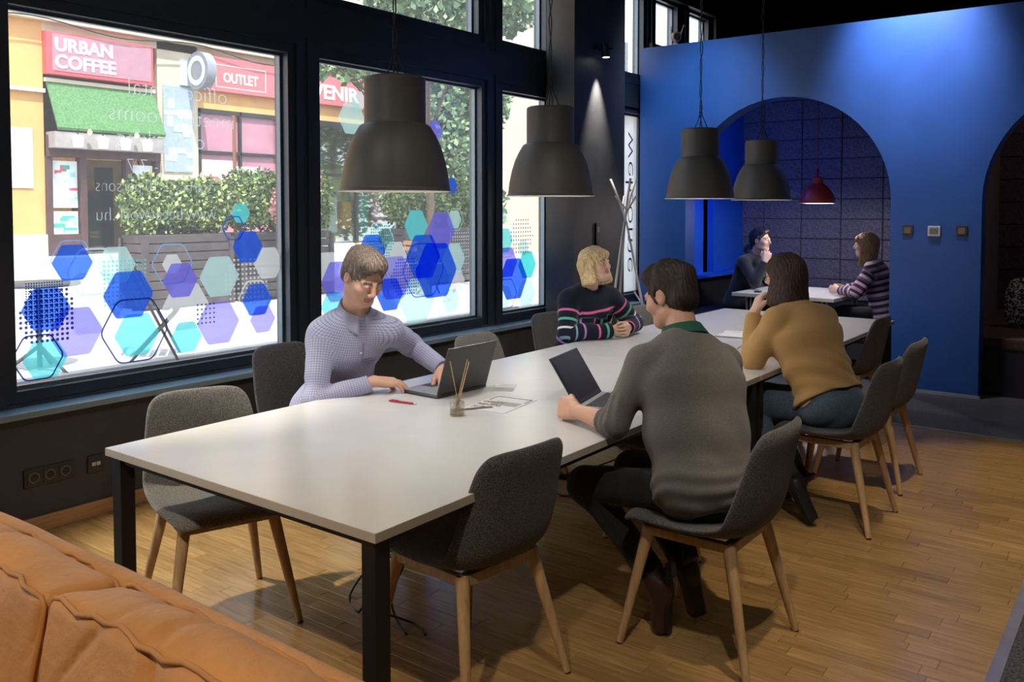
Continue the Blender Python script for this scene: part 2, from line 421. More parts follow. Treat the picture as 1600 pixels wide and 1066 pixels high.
# cobalt painted window piers inside the left booth and their ledge
cb = MB()
for a, b in ((8.42,8.75),(9.25,9.66),(9.95,10.88)): cb.box((XW-.02,a,.83),(XW+.06,b,BT),M_cobalt)
cb.box((XW-.02,YB+.22,.80),(XW+.20,10.9,.835),M_cobalt,.004)
cb.box((XW-.06,YB+.22,.83),(XW-.02,10.9,BT),one_d)
tag(cb.build('trim_5'), kind='structure')
# felt panels : real pieces with recessed joints
M_felt = mat_fabric('grey_felt_panel', (.14,.13,.17), (.24,.225,.27), scale=60, big=.25, bump=.6)
M_felt2 = mat_fabric('plum_felt_panel', (.05,.035,.045), (.09,.06,.075), scale=60, big=.25, bump=.6)
def panels(x0, x1, z0, z1, pw, ph, yw, m, parent, name='panel'):
    b = MB().box((.004,-.04,.004),(pw-.004,0,ph-.004),m,.010); o = b.build(name); me = o.data; bpy.data.objects.remove(o)
    x = x1-pw
    while x > x0-.3:
        z = z0
        while z < z1-.05:
            link(name, me, parent, (x,yw,z)); z += ph
        x -= pw
wb = tag(one_box('wall_booth_back', (-4.36,10.895,.45), (-1.73,10.9,3.2), one_d), kind='structure')
panels(-4.40, -1.73, .50, 3.20, .482, .2455, 10.895, M_felt, wb)
wb2 = tag(one_box('wall_booth_back_right', (-1.5,10.895,.45), (1.0,10.9,3.2), one_d), kind='structure')
panels(-1.45, .9, .45, 3.2, .482, .2455, 10.895, M_felt2, wb2)
wb3 = tag(one_box('wall_booth_side', (-1.745,8.5,.45), (-1.73,10.8,3.2), M_felt), kind='structure')
wb4 = tag(one_box('wall_booth_side_right', (-1.50,8.45,.0), (-1.485,10.85,3.2), M_felt2), kind='structure')

# ------------------------------------------------------------------ window decals (hexagons, dots, lettering) : parts of their windows
def rgb(h):
    v = [int(h[i:i+2],16)/255 for i in (0,2,4)]
    return tuple(((c+.055)/1.055)**2.4 if c > .04045 else c/12.92 for c in v)
F = {'b': mat_film('blue_film', rgb('2f63f0'), .80), 'B': mat_film('deep_blue_film', rgb('0a55f5'), .9), 'v': mat_film('violet_film', rgb('7d78f2'), .78),
     't': mat_film('turquoise_film', rgb('6fe3ea'), .82), 'g': mat_film('sea_green_film', rgb('35c8c8'), .8), 'p': mat_film('pale_mint_film', rgb('c8f0ee'), .82),
     'w': mat_film('white_film', rgb('e8f4fb'), .85), 'n': mat_film('navy_film', rgb('14306e'), .95), 'l': mat_film('lilac_film', rgb('9c96f6'), .75), 'k': mat_film('light_blue_film', rgb('8fc0f0'), .85)}
XD = XG+.004
dk = [0]
def hexpts(y, z, R, rc=.2, n=4):
    """rounded flat-topped hexagon, R = apothem"""
    Rc = R/.866; pts = []
    c = [(y+Rc*math.cos(PI/3*i), z+Rc*math.sin(PI/3*i)) for i in range(6)]
    for i in range(6):
        p = Vector(c[i]); a = Vector(c[i-1]); b = Vector(c[(i+1)%6])
        pa = p+(a-p)*rc*.5; pb = p+(b-p)*rc*.5
        for k in range(n+1):
            t = k/n; pts.append(tuple((pa.lerp(p,t)).lerp(p.lerp(pb,t),t)))
    return pts
def hexa(w, y, z, R, c):
    dk[0] += 1; x = XD+.0004*(dk[0]%9)
    MB().add([(x,a,b) for a,b in hexpts(y,z,R)], [list(range(30))], F[c])if 0 else None
    b = MB(); b.add([(x,a,bb) for a,bb in hexpts(y,z,R)], [list(range(30))], F[c]); b.build('hexagon_decal', w)
def hexo(w, y, z, R, c, th=.008):
    dk[0] += 1; x = XD+.0004*(dk[0]%9)+.002
    o = hexpts(y,z,R,.35); i = hexpts(y,z,R-th,.35); n = len(o)
    b = MB(); b.add([(x,a,bb) for a,bb in o]+[(x,a,bb) for a,bb in i], [(k,(k+1)%n,n+(k+1)%n,n+k) for k in range(n)], F[c]); b.build('hexagon_outline_decal', w)
def dots(w, y0, y1, z0, z1, step, r, c, mask=None):
    b = MB(); y = y0; j = 0; x = XD+.0045
    while y <= y1:
        z = z0
        while z <= z1:
            if mask is None or mask(y, z):
                b.add([(x,y+r*math.cos(PI/4*i),z+r*math.sin(PI/4*i)) for i in range(8)], [list(range(8))], F[c])
            z += step
        y += step
    b.build('dot_pattern_decal', w)
def inhex(cy, cz, R):
    return lambda y, z: all(abs((y-cy)*math.cos(a)+(z-cz)*math.sin(a)) < R for a in (PI/6, PI/2, 5*PI/6))
w1, w2, w3, w4 = W
MB().box((XG+.001,7.54,.70),(XG+.0016,8.44,2.61),mat_film('frosted_film', rgb('eef4fb'), 1.2)).build('frosted_film', w4)
for a in ((2.29,1.325,.095,'b'),(2.40,1.10,.165,'w'),(2.60,1.13,.13,'b'),(2.53,1.30,.10,'p'),(2.30,.955,.128,'l'),(2.645,.90,.118,'t'),(2.955,1.03,.137,'w'),(2.92,1.19,.10,'v'),(2.87,1.287,.056,'w'),
          (3.187,1.195,.122,'p'),(3.346,1.583,.06,'t'),(3.395,1.37,.098,'b'),(3.174,.912,.13,'l'),(2.954,.848,.09,'t'),(3.55,1.26,.10,'w'),(3.46,1.03,.10,'b'),(3.50,.90,.085,'l'),(2.14,.83,.10,'t'),(2.15,1.09,.11,'b')):
    hexa(w1, *a)
for a in ((2.40,1.27,.13,'w',.012),(2.634,.925,.18,'n'),(2.87,1.29,.118,'k'),(3.44,1.045,.11,'w',.01),(3.29,1.49,.075,'b'),(2.10,.845,.118,'n'),(2.29,1.34,.105,'k',.006)): hexo(w1, *a)
dots(w1, 2.02, 2.30, .90, 1.20, .026, .0085, 'n', inhex(2.16,1.05,.15))
dots(w1, 2.05, 2.24, 1.02, 1.24, .013, .0045, 'n')
dots(w1, 2.46, 2.70, 1.08, 1.34, .024, .006, 't')
dots(w1, 3.20, 3.56, 1.02, 1.30, .03, .008, 'w', inhex(3.38,1.16,.16))
dots(w1, 3.03, 3.16, .92, 1.04, .028, .006, 'n')
for a in ((4.94,1.482,.114,'t'),(5.23,1.437,.143,'v'),(5.394,1.522,.073,'p'),(4.707,1.245,.115,'w'),(5.02,1.235,.17,'b'),(5.17,1.12,.215,'B'),(5.38,1.20,.125,'p'),(4.943,.896,.174,'p'),(5.343,.862,.094,'p'),(5.42,1.02,.09,'w'),
          (4.044,1.208,.10,'w'),(4.148,1.099,.14,'v'),(4.47,1.30,.12,'b'),(4.651,.969,.12,'b'),(4.70,1.09,.16,'l'),(5.157,2.221,.08,'v'),(5.355,1.797,.062,'b'),(4.28,2.25,.11,'p'),(4.34,2.38,.07,'p'),(4.60,.85,.12,'w'),(4.10,.93,.10,'t')):
    hexa(w2, *a)
for a in ((5.02,1.13,.21,'b'),(5.25,1.02,.16,'w',.008),(4.55,1.38,.13,'w',.01),(4.72,1.22,.135,'w',.006),(5.40,1.52,.09,'p',.005)): hexo(w2, *a)
dots(w2, 4.42, 4.70, 1.26, 1.50, .022, .008, 'g', inhex(4.56,1.38,.13))
dots(w2, 4.62, 5.0, .96, 1.24, .024, .0075, 'B', inhex(4.82,1.09,.15))
dots(w2, 5.34, 5.58, 1.1, 1.42, .028, .0075, 'w')
for a in ((6.044,1.537,.045,'p'),(6.062,1.33,.105,'t'),(6.099,1.137,.13,'v'),(6.193,.985,.18,'B'),(6.40,1.10,.12,'g'),(6.338,1.258,.07,'p'),(6.387,.84,.12,'p'),(6.06,.84,.09,'p')): hexa(w3, *a)
for a in ((6.07,1.33,.15,'w',.008),(6.09,.86,.13,'n',.006)): hexo(w3, *a)
dots(w3, 6.12, 6.50, 1.22, 1.52, .036, .0075, 'n', inhex(6.31,1.37,.16))
# lettering is read from the street, so it is mirrored from inside; +Y is the reading direction's reverse
M_let = mat('lettering_film', (.80,.86,.92), .5, var=0)
M_letn = mat('lettering_dark_film', (.02,.05,.16), .5, var=0)
def letter(w, s, y_right, z, size, m=M_let, bold=-.003, xs=1.0):
    # from outside (looking +X) the left-hand side is +Y
    M = frame_mtx((XD+.002, y_right, z), (0,-1,0), (0,0,1))
    text_mesh('window_lettering', s, size, F['w'], w, M, .0005, 'LEFT', bold, xs)
for s, yr, z, sz, xs in (('office rental',3.26,2.25,.135,1.0),('meeting rooms',3.31,2.10,.135,.98),('coworking',3.10,1.965,.135,.96),('24 - 7/7',2.93,1.82,.105,1.0),('starting 1-10 persons',3.14,1.705,.105,.80),('www.beeatwork.hu',3.17,1.545,.11,.86)):
    letter(w1, s, yr, z, sz, xs=xs)
M = frame_mtx((XD+.004, 8.22, 2.44), (0,0,-1), (0,1,0))
M = Matrix.Translation((XD+.004, 8.345, 2.44)) @ Matrix(((0,0,1,0),(0,-1,0,0),(-1,0,0,0),(0,0,0,1)))
text_mesh('window_lettering', 'welcome', .24, M_letn, w4, M, .0005, 'LEFT', -.004, 1.75)
# ================================================================== FURNITURE
M_top = mat('white_laminate', (.68,.68,.68), .22, var=.02, spec=.5)
M_edge = mat('tabletop_edge', (.50,.46,.40), .5, var=.05)
M_blk = mat('black_powder_coat', (.012,.012,.013), .45, var=.1)
M_chair = mat_fabric('charcoal_chair_cloth', (.035,.037,.043), (.155,.15,.15), scale=300, big=.1, bump=.9)
M_chair_l = mat_fabric('grey_chair_cloth', (.085,.08,.075), (.27,.26,.24), scale=330, big=.1, bump=.9)
M_leg = mat_wood('beech_leg', (.40,.25,.12), (.58,.40,.22), axis=2, rough=.4, objvar=False)
M_blackp = mat('black_plastic', (.012,.012,.013), .4, var=.05)

def conf_table(y0, y1, label):
    t = thing('conference_table', (-2.38,(y0+y1)/2,0), 0, label, 'table')
    hl = (y1-y0)/2-.002; hw = .70
    b = MB(); b.box((-hw,-hl,.712),(hw,hl,.74),M_edge,.0015); b.add([(-hw+.0015,-hl+.0015,.7403),(hw-.0015,-hl+.0015,.7403),(hw-.0015,hl-.0015,.7403),(-hw+.0015,hl-.0015,.7403)], [(0,1,2,3)], M_top)
    b.build('tabletop', t)
    for sx in (-1,1):
        for sy in (-1,1):
            cx = sx*(hw-.045); cy = sy*(hl-.045)
            MB().box((cx-.028,cy-.028,0),(cx+.028,cy+.028,.712),M_blk,.003).build('leg', t)
    for sx in (-1,1): MB().box((sx*(hw-.045)-.014,-hl+.075,.684),(sx*(hw-.045)+.014,hl-.075,.711),M_blk).build('side_rail', t)
    for sy in (-1,1): MB().box((-hw+.075,sy*(hl-.045)-.014,.684),(hw-.075,sy*(hl-.045)+.014,.711),M_blk).build('end_rail', t)
    return t
conf_table(1.62, 4.40, 'near white conference table with black square legs, its corner pointing at the sofa')
conf_table(4.404, 7.18, 'far white conference table with black legs where the mustard sweater leans')

# chair : upholstered one-piece shell on four splayed beech legs (faces local +Y)
def shell_mesh(m):
    prof = [(.255,.432),(.245,.452),(.20,.463),(.10,.452),(0,.444),(-.08,.444),(-.14,.444),(-.19,.458),(-.222,.495),(-.240,.555),(-.256,.635),(-.268,.70),(-.282,.76),(-.292,.805),(-.297,.832)]
    wid =  [.190,.215,.232,.243,.246,.247,.247,.247,.246,.240,.230,.220,.210,.198,.170]
    cup =  [0,.0,.006,.014,.02,.03,.045,.062,.070,.062,.052,.045,.04,.036,.03]
    N = 16; P = len(prof); ts = .019
    top = []; 
    rows = []
    for j in range(P):
        y, z = prof[j]
        a = Vector((0,)+prof[max(j-1,0)]); b_ = Vector((0,)+prof[min(j+1,P-1)]); d = (b_-a).normalized()
        nrm = Vector((0,d.z,-d.y))
        if nrm.z < 0 and j < 6: nrm = -nrm
        nrm = Vector((0, -d.z, d.y)) if False else nrm
        rows.append((y, z, wid[j], cup[j], nrm))
    vs = []
    def nside(j):
        # towards the sitter: up for the seat, +y for the back
        y, z, w, c, n_ = rows[j]; v = n_
        return v if (v.z > 0 or v.y > 0) else -v
    for side in (1,-1):
        for j in range(P):
            y, z, w, c, _ = rows[j]; n_ = nside(j)
            for i in range(N+1):
                u = -1+2*i/N
                ux = math.copysign(abs(u)**.92, u)
                edge = 1-abs(u)**6*.55
                k = c*abs(u)**2.6
                th = ts*edge*(.6 if j in (0,P-1) else 1)
                topd = -.016*abs(u)**4 if j >= P-2 else 0
                vs.append((w*ux, y+n_.y*(k+side*th), z+n_.z*(k+side*th)+topd))
    fs = []; O = P*(N+1)
    for j in range(P-1):
        for i in range(N):
            a = j*(N+1)+i; q = (a,a+1,a+N+2,a+N+1)
            fs.append(q); fs.append(tuple(O+k for k in q[::-1]))
    for i in range(N):
        fs.append((i,O+i,O+i+1,i+1)); a = (P-1)*(N+1)+i; fs.append((a,a+1,O+a+1,O+a))
    for j in range(P-1):
        a = j*(N+1); fs.append((a,a+N+1,O+a+N+1,O+a)); a += N; fs.append((a,O+a,O+a+N+1,a+N+1))
    b = MB(); b.add(vs, fs, m, True); o = b.build('shell')
    md = o.modifiers.new('s', 'SUBSURF'); md.levels = 1; md.render_levels = 1
    me = bpy.data.meshes.new_from_object(o.evaluated_get(bpy.context.evaluated_depsgraph_get())); bpy.data.objects.remove(o)
    me.name = 'shell'; return me
def make_chair(label, m, loc, rz):
    t = thing('upholstered_chair', loc+(0,), rz, label, 'chair', 'beech-legged shell chairs round the conference tables')
    link('shell', shell_mesh(m), t)
    # side seam zips
    f = MB()
    f.box((-.17,-.165,.395),(.17,-.13,.432),M_leg,.004); f.box((-.17,.15,.395),(.17,.185,.432),M_leg,.004)
    f.box((-.185,-.14,.398),(-.155,.16,.430),M_leg,.004); f.box((.155,-.14,.398),(.185,.16,.430),M_leg,.004)
    f.build('seat_frame', t)
    for sx in (-1,1):
        for sy in (-1,1):
            b = MB(); p0 = (sx*.165, sy*.155+.01, .425); p1 = (sx*.242, sy*.245+.0, .006)
            b.tube(p0, p1, .024, .0135, M_leg, 10); b.tube(p1, (p1[0]+sx*.001,p1[1]+sy*.001,0), .012, .012, M_blackp, 10)
            b.build('leg', t)
    return t
R90 = PI/2
base_c = make_chair('', M_chair, (0,0), 0)
base_l = make_chair('', M_chair_l, (0,0), 0)
def dup_chair(src, loc, rz, label, first):
    t = src if first else copy_tree(src)
    t.location = loc+(0,); t.scale = (1,1,1.03); t.rotation_euler = (0,0,rz); t['label'] = label; return t
dup_chair(base_l, (-2.98,2.02), -R90-.33, 'empty chair on the window side nearest the wall sockets, turned slightly out', True)
for loc, rz, lb in (
    ((-3.68,3.10), -R90+.05, 'chair under the man in the blue checked shirt'),
    ((-3.07,4.06), -R90, 'empty chair half hidden behind the grey open laptop, its back against the window side'),
    ((-3.32,5.18), -R90, 'chair under the blonde woman in the striped navy jumper'),
    ((-3.00,5.98), -R90, 'empty chair behind the striped woman, next to the coat stand')):
    dup_chair(base_l if lb.startswith('empty') else base_c, loc, rz, lb, False)
dup_chair(base_c, (-1.90,2.27), R90-.10, 'empty charcoal chair nearest the camera, seat pushed under the table edge', True)
for loc, rz, lb in (
    ((-1.345,3.02), R90, 'charcoal chair carrying the man in the grey sweater'),
    ((-1.92,3.88), R90, 'empty chair pushed in between the grey sweater and the mustard sweater'),
    ((-1.37,4.64), R90-.02, 'charcoal chair carrying the woman in the mustard sweater and jeans'),
    ((-1.41,5.42), R90, 'empty chair just beyond the mustard sweater, standing out from the table on the parquet'),
    ((-1.86,6.45), R90, 'far empty chair pushed against the table in front of the blue pillar')):
    dup_chair(base_c, loc, rz, lb, False)

# ------------------------------------------------------------------ pendant lamps
M_shade = mat('grey_lamp_enamel', (.075,.072,.070), .5, var=.06, spec=.4)
M_shin = mat('white_lamp_inside', (.75,.72,.66), .5, var=0)
M_cord = mat('black_textile_cord', (.01,.01,.01), .7, var=0)
M_bulb = mat('bulb_glow', (1,1,1), .4, var=0, emit=(1.0,.86,.66), estr=14)
prof_o = [(.004,.480),(.120,.480),(.128,.474),(.129,.465),(.129,.290),(.131,.283),(.142,.279),(.150,.272),(.172,.235),(.193,.190),(.211,.130),(.223,.070),(.229,.020),(.231,.008),(.238,.004),(.240,0.0)]
def pendant(x, y, z, label, bulbw):
    t = thing('pendant_lamp', (x,y,z), random.random(), label, 'lamp', 'large dark grey pendant lamps over the conference tables')
    MB().lathe(prof_o, M_shade, 56).build('lamp_shade', t)
    MB().lathe([(r-.003, zz-(.003 if zz > .3 else 0)) for r, zz in prof_o[::-1]], M_shin, 56).build('shade_lining', t)
    MB().lathe([(.2385,-.0015),(.2405,0),(.2385,.002)], M_shin, 56).build('rim', t)
    b = MB()
    for s in (1,-1):
        pts = []
        for i in range(46):
            k = i/45; zz = .485+k*(CZ-z-.485)
            a = k*46+(0 if s > 0 else PI); r = .006+.010*max(0,math.sin(k*PI*9+s))**4
            pts.append((r*math.cos(a), r*math.sin(a), zz))
        b.path(pts, .0032, M_cord, 6)
    b.path([(.05,0,.48),(.035,0,.52),(.012,0,.57),(0,0,.64)], .003, M_cord, 6)
    b.path([(-.04,.01,.48),(-.02,0,.53),(0,0,.6)], .003, M_cord, 6)
    b.build('cord', t)
    MB().lathe([(.0,.05),(.05,.05),(.052,.0),(.0,.0)], M_blk, 24, (0,0,CZ-z-.05)).build('ceiling_rose', t)
    bb = MB().lathe([(.0,.11),(.03,.12),(.048,.15),(.05,.18),(.03,.23),(.018,.27),(.018,.30)], M_bulb, 20).build('bulb', t)
    MB().lathe([(.024,.28),(.026,.30),(.026,.36),(.0,.36)], M_blk, 20).build('socket', t)
    light('pendant_light', 'SPOT', (x,y,z+.07), bulbw, (1.0,.95,.90), target=(x,y,0), spot_size=2.5, spot_blend=.4, shadow_soft_size=.05)
pendant(-2.62, 2.66, 1.685, 'nearest and largest-looking grey pendant lamp over the near table, in front of the windows', 17)
pendant(-2.69, 3.92, 1.68, 'second grey pendant lamp from the camera, before the dark pilaster', 17)
pendant(-2.59, 5.60, 1.68, 'third grey pendant lamp, in front of the left edge of the arch', 17)
pendant(-2.63, 6.84, 1.68, 'farthest grey pendant lamp, in front of the felt-lined arch', 17)
# red pendant in the booth
M_red = mat('red_lamp_enamel', (.36,.03,.035), .45, var=.05)
M_redr = mat('red_rubber', (.40,.05,.05), .7, var=.05)
rl = thing('red_pendant_lamp', (-2.93,9.18,1.66), 0, 'small red dome pendant lamp hanging in the felt-lined booth', 'lamp')
pr = [(.0,.36),(.010,.36),(.012,.285),(.03,.283),(.048,.276),(.056,.262),(.056,.215),(.068,.205),(.105,.175),(.14,.13),(.165,.08),(.178,.03),(.180,.004)]
MB().lathe(pr, M_red, 40).build('lamp_shade', rl)
MB().lathe([(max(r-.003,0), z-.002) for r, z in pr[::-1]], M_shin, 40).build('shade_lining', rl)
for i in range(6):
    a = i*PI/3; MB().box((.054*math.cos(a)-.005,.054*math.sin(a)-.005,.20),(.054*math.cos(a)+.005,.054*math.sin(a)+.005,.265),M_redr,.001).build('cooling_rib', rl)
MB().path([(0,0,.36),(.002,0,.7),(0,0,BT-1.66)], .004, M_redr).build('cord', rl)
MB().lathe([(.0,.02),(.03,.03),(.035,.06),(.02,.12),(.018,.15)], M_bulb, 16).build('bulb', rl)

# ------------------------------------------------------------------ coat stand
M_wm = mat('silver_white_tube', (.62,.60,.58), .4, metal=.1, var=.05)
cs = thing('coat_stand', (-3.83,6.75,0), 0, 'silvery tripod coat stand of crossing rods beside the narrow window', 'coat stand')
for k in range(3):
    a = PI/2*.2+k*2*PI/3; c, s_ = math.cos(a), math.sin(a)
    MB().path([(c*.31,s_*.31,0),(c*.12,s_*.12,.95),(c*.018,s_*.018,1.46),(-c*.012,-s_*.012,1.56),(-c*.07,-s_*.07,1.72),(-c*.135,-s_*.135,1.87)], [.011,.011,.010,.010,.010,.011], M_wm, 10).build('rod', cs)
    MB().tube((-c*.03,-s_*.03,1.60), (-c*.03-s_*.10,-s_*.03+c*.10,1.72), .008, .010, M_wm, 8).build('hook', cs)
    if k == 0: MB().tube((c*.16,s_*.16,.76), (c*.08,s_*.10,.88), .007, .009, M_wm, 8).build('hook', cs)

# ------------------------------------------------------------------ pilaster spot, reader, camera, switches, sockets
sl = thing('wall_spotlight', (-4.20,6.86,3.0), 0, 'small black spotlight on a bracket high on the dark pilaster', 'spotlight')
MB().box((0,-.05,.05),(.02,.20,.10),M_blk,.003).build('bracket', sl)
MB().tube((.02,.12,.075),(.10,.12,.075),.01,.01,M_blk).build('arm', sl)
MB().tube((.10,-.02,.10),(.10,.0,-.02),.034,.038,M_blk,20).build('lamp_head', sl)
MB().tube((.10,.0,-.021),(.10,.0,-.024),.030,.030,mat('spot_glow',(1,1,1),.4,var=0,emit=(1,.93,.78),estr=12),20).build('lens', sl)
light('wall_spot_light', 'SPOT', (-4.115,6.86,2.955), 300, (1.0,.94,.78), target=(-4.19,6.87,1.9), spot_size=.80, spot_blend=1.0, shadow_soft_size=.01)
rd = thing('card_reader', (-4.198,6.87,1.22), 0, 'slim black card reader on the dark pilaster above the blonde woman', 'card reader')
MB().box((0,-.035,0),(.02,.035,.26),M_blackp,.004).build('body', rd)
MB().box((.02,-.018,.17),(.022,.018,.225),mat('grey_reader_window',(.12,.13,.14),.3,var=0)).build('keypad_window', rd)
wc = thing('security_camera', (-4.12,8.30,BT), 0, 'small round white security camera with two antennas on top of the blue wall', 'camera')
M_wp = mat('white_plastic', (.55,.54,.54), .4, var=.03)
MB().lathe([(0,0),(.045,0),(.045,.015),(.02,.03),(.02,.045),(0,.045)], M_wp, 20).build('foot', wc)
hb = MB(); hb.lathe([(.058*math.sin(PI*i/14), .095-.058*math.cos(PI*i/14)) for i in range(15)], M_wp, 24); hb.build('head', wc)
MB().tube((.03,-.045,.09),(.034,-.062,.088),.036,.03,M_blackp,20).build('lens', wc)
for s_ in (-1,1): MB().tube((s_*.05,0,.11),(s_*.075+.015,0,.21),.008,.006,M_wp,8).build('antenna', wc)
M_sw = mat('dark_switch_plate', (.06,.055,.05), .35, metal=.3, var=.05); M_swi = mat('amber_switch_insert', (.20,.14,.08), .4, var=.1)
for x, lb in ((-1.825,'dark square wall switch on the blue pillar, nearest the felt-lined arch'),(-1.397,'dark square wall switch on the blue pillar, nearest the right-hand arch')):
    w = thing('wall_switch', (x,YB,1.42), 0, lb, 'switch', 'wall switches on the blue pillar')
    MB().box((-.045,-.012,-.045),(.045,0,.045),M_sw,.004).build('plate', w)
    MB().box((-.026,-.016,-.026),(.026,-.011,.026),M_swi,.002).build('rocker', w)
w = thing('thermostat', (-1.611,YB,1.415), 0, 'white square thermostat with a grey display between the two dark switches', 'thermostat')
MB().box((-.050,-.022,-.045),(.050,0,.045),M_wp,.005).build('housing', w)
MB().box((-.034,-.024,-.024),(.034,-.021,.028),mat('lcd_grey',(.16,.19,.17),.3,var=0)).build('display', w)
M_sock = mat('anthracite_socket', (.03,.03,.032), .35, var=.05)
sk = thing('power_socket', (XW,2.07,.275), 0, 'anthracite triple power socket plate low on the wall under the window', 'socket')
MB().box((0,-.125,-.045),(.010,.125,.045),M_sock,.003).build('plate', sk)
for k in (-1,0,1):
    yy = k*.078
    MB().box((.0095,yy-.034,-.034),(.013,yy+.034,.034),M_sock,.002).build('insert', sk)
    rr = MB(); n = 24
    vs = [(.0135,yy+r*math.cos(2*PI*i/n),r*math.sin(2*PI*i/n)) for r in (.025,.021) for i in range(n)]
    rr.add(vs,[(i,(i+1)%n,n+(i+1)%n,n+i) for i in range(n)],M_frame2)
    rr.add([(.0132,yy+.021*math.cos(2*PI*i/n),.021*math.sin(2*PI*i/n)) for i in range(n)],[list(range(n))],M_blackp)
    rr.build('socket_well', sk)
ds = thing('data_socket', (XW,2.305,.272), 0, 'small anthracite data socket with two white ports beside the triple power socket', 'socket')
MB().box((0,-.042,-.046),(.010,.042,.046),M_sock,.003).build('plate', ds)
for k in (-1,1): MB().box((.010,k*.012-.010,-.008),(.013,k*.012+.010,.010),M_wp).build('port', ds)

# ------------------------------------------------------------------ table-top things
M_lap = mat('laptop_graphite', (.075,.075,.078), .38, metal=.5, var=.03)
M_lapk = mat('laptop_deck', (.42,.43,.45), .4, metal=.5, var=.03)
M_key = mat('key_cap', (.035,.035,.04), .5, var=0); M_keyl = mat('pale_key_cap', (.30,.31,.33), .5, var=0)
M_scr = mat('dark_screen', (.006,.007,.010), .35, var=0)
def laptop(loc, rz, label, open_deg, lid_m, deck_m, key_m, w=.345, d=.235, lh=None):
    """local: user sits at -Y, hinge at +Y; opening angle between deck and lid"""
    t = thing('laptop', loc, rz, label, 'laptop')
    lh = lh or d
    MB().box((-w/2,-d/2,.002),(w/2,d/2,.016),lid_m,.004).build('base', t)
    dk_ = MB().box((-w/2+.006,-d/2+.006,.0160),(w/2-.006,d/2-.012,.0168),deck_m).build('deck', t)
    kb = MB()
    for r in range(5):
        n = 14; kw = (w-.05)/n
        for c in range(n):
            if r == 0 and 4 <= c <= 8:
                if c == 4: kb.box((-w/2+.025+c*kw+.001,-.012+r*.0185,.0168),(-w/2+.025+9*kw-.001,-.012+r*.0185+.016,.0185),key_m)
                continue
            kb.box((-w/2+.025+c*kw+.001,-.012+r*.0185,.0168),(-w/2+.025+(c+1)*kw-.001,-.012+r*.0185+.016,.0185),key_m)
    kb.build('keyboard', t)['kind'] = 'stuff'
    MB().box((-.052,-d/2+.015,.0168),(.052,-.024,.0172),lid_m).build('touchpad', t)
    a = math.radians(open_deg); 
    Mx = Matrix.Translation((0,d/2-.004,.014)) @ Matrix.Rotation(PI-a, 4, 'X')
    lid = MB().box((-w/2,0,-.003),(w/2,lh,.004),lid_m,.003,mtx=Mx).build('lid', t)
    s = MB().box((-w/2+.008,.018,.0035),(w/2-.008,lh-.007,.0047),M_scr,mtx=Mx).build('screen', t)
    MB().tube((-w/2+.03,d/2-.004,.014),(w/2-.03,d/2-.004,.014),.006,.006,M_blk,10).build('hinge', t)
    return t
laptop((-2.765,3.13,.741), -R90-.03, 'grey open laptop before the checked shirt, its lid back to the camera', 108, M_lap, M_lapk, M_keyl, .345, .24, .235)
laptop((-1.955,3.345,.741), R90+.22, 'open laptop with black screen facing the man in the grey sweater', 122, M_lap, M_lapk, M_key, .345, .235, .235)
# red pen
pen = thing('pen', (-2.72,2.80,.7455), 0, 'red ballpoint pen lying on the white table beside the grey laptop', 'pen')
pd = Vector((.29,.05,0)).normalized(); pm_ = mat('red_pen_plastic', (.42,.02,.05), .35, var=0)
MB().tube(-pd*.065, pd*.060, .0048, .0048, pm_, 12).build('barrel', pen)
MB().tube(pd*.060, pd*.075, .0048, .001, M_steel, 12).build('tip', pen)
MB().tube(-pd*.065, -pd*.074, .0035, .0035, pm_, 10).build('button', pen)
MB().box((-.062,-.001,.004),(-.022,.001,.0075),pm_,mtx=Matrix.Rotation(math.atan2(pd.y,pd.x),4,'Z')).build('clip', pen)
# reed diffuser
GLJ = mat_glass('clear_jar_glass', (.93,.93,.90), .10)
df = thing('reed_diffuser_jar', (-2.375,2.772,.7405), 0, 'small clear glass diffuser jar standing on the white table', 'jar')
MB().lathe([(0,.001),(.030,.001),(.033,.004),(.033,.052),(.030,.059),(.018,.064),(.0165,.068),(.0165,.082),(.018,.084),(.0145,.084),(.0145,.066),(.028,.055),(.0295,.05),(.0295,.007),(0,.006)], GLJ, 32).build('jar_body', df)
MB().lathe([(0,.007),(.028,.007),(.028,.026),(0,.026)], mat_glass('pale_oil', (.90,.86,.74), .05), 32).build('oil', df)
M_reed = mat('rattan_reed', (.55,.36,.18), .6, var=.15)
for i, (bx, by, tx, ty, L) in enumerate(((.012,.005,-.030,-.008,.225),(-.012,-.006,.026,.030,.235),(-.008,.004,.040,.026,.228),(-.014,.0,.030,.042,.222))):
    p0 = Vector((bx,by,.008)); p1 = Vector((tx,ty,.22)); p1 = p0+(p1-p0).normalized()*L
    r = thing('diffuser_reed', (-2.375,2.772,.7405), 0, ('thin wooden reed leaning left in the glass jar','steepest of the wooden reeds leaning right in the glass jar','middle wooden reed leaning right in the glass jar','far wooden reed leaning right in the glass jar')[i], 'reed', 'reeds in the jar')
    MB().tube(p0, p1, .0017, .0019, M_reed, 8).build('stick', r)
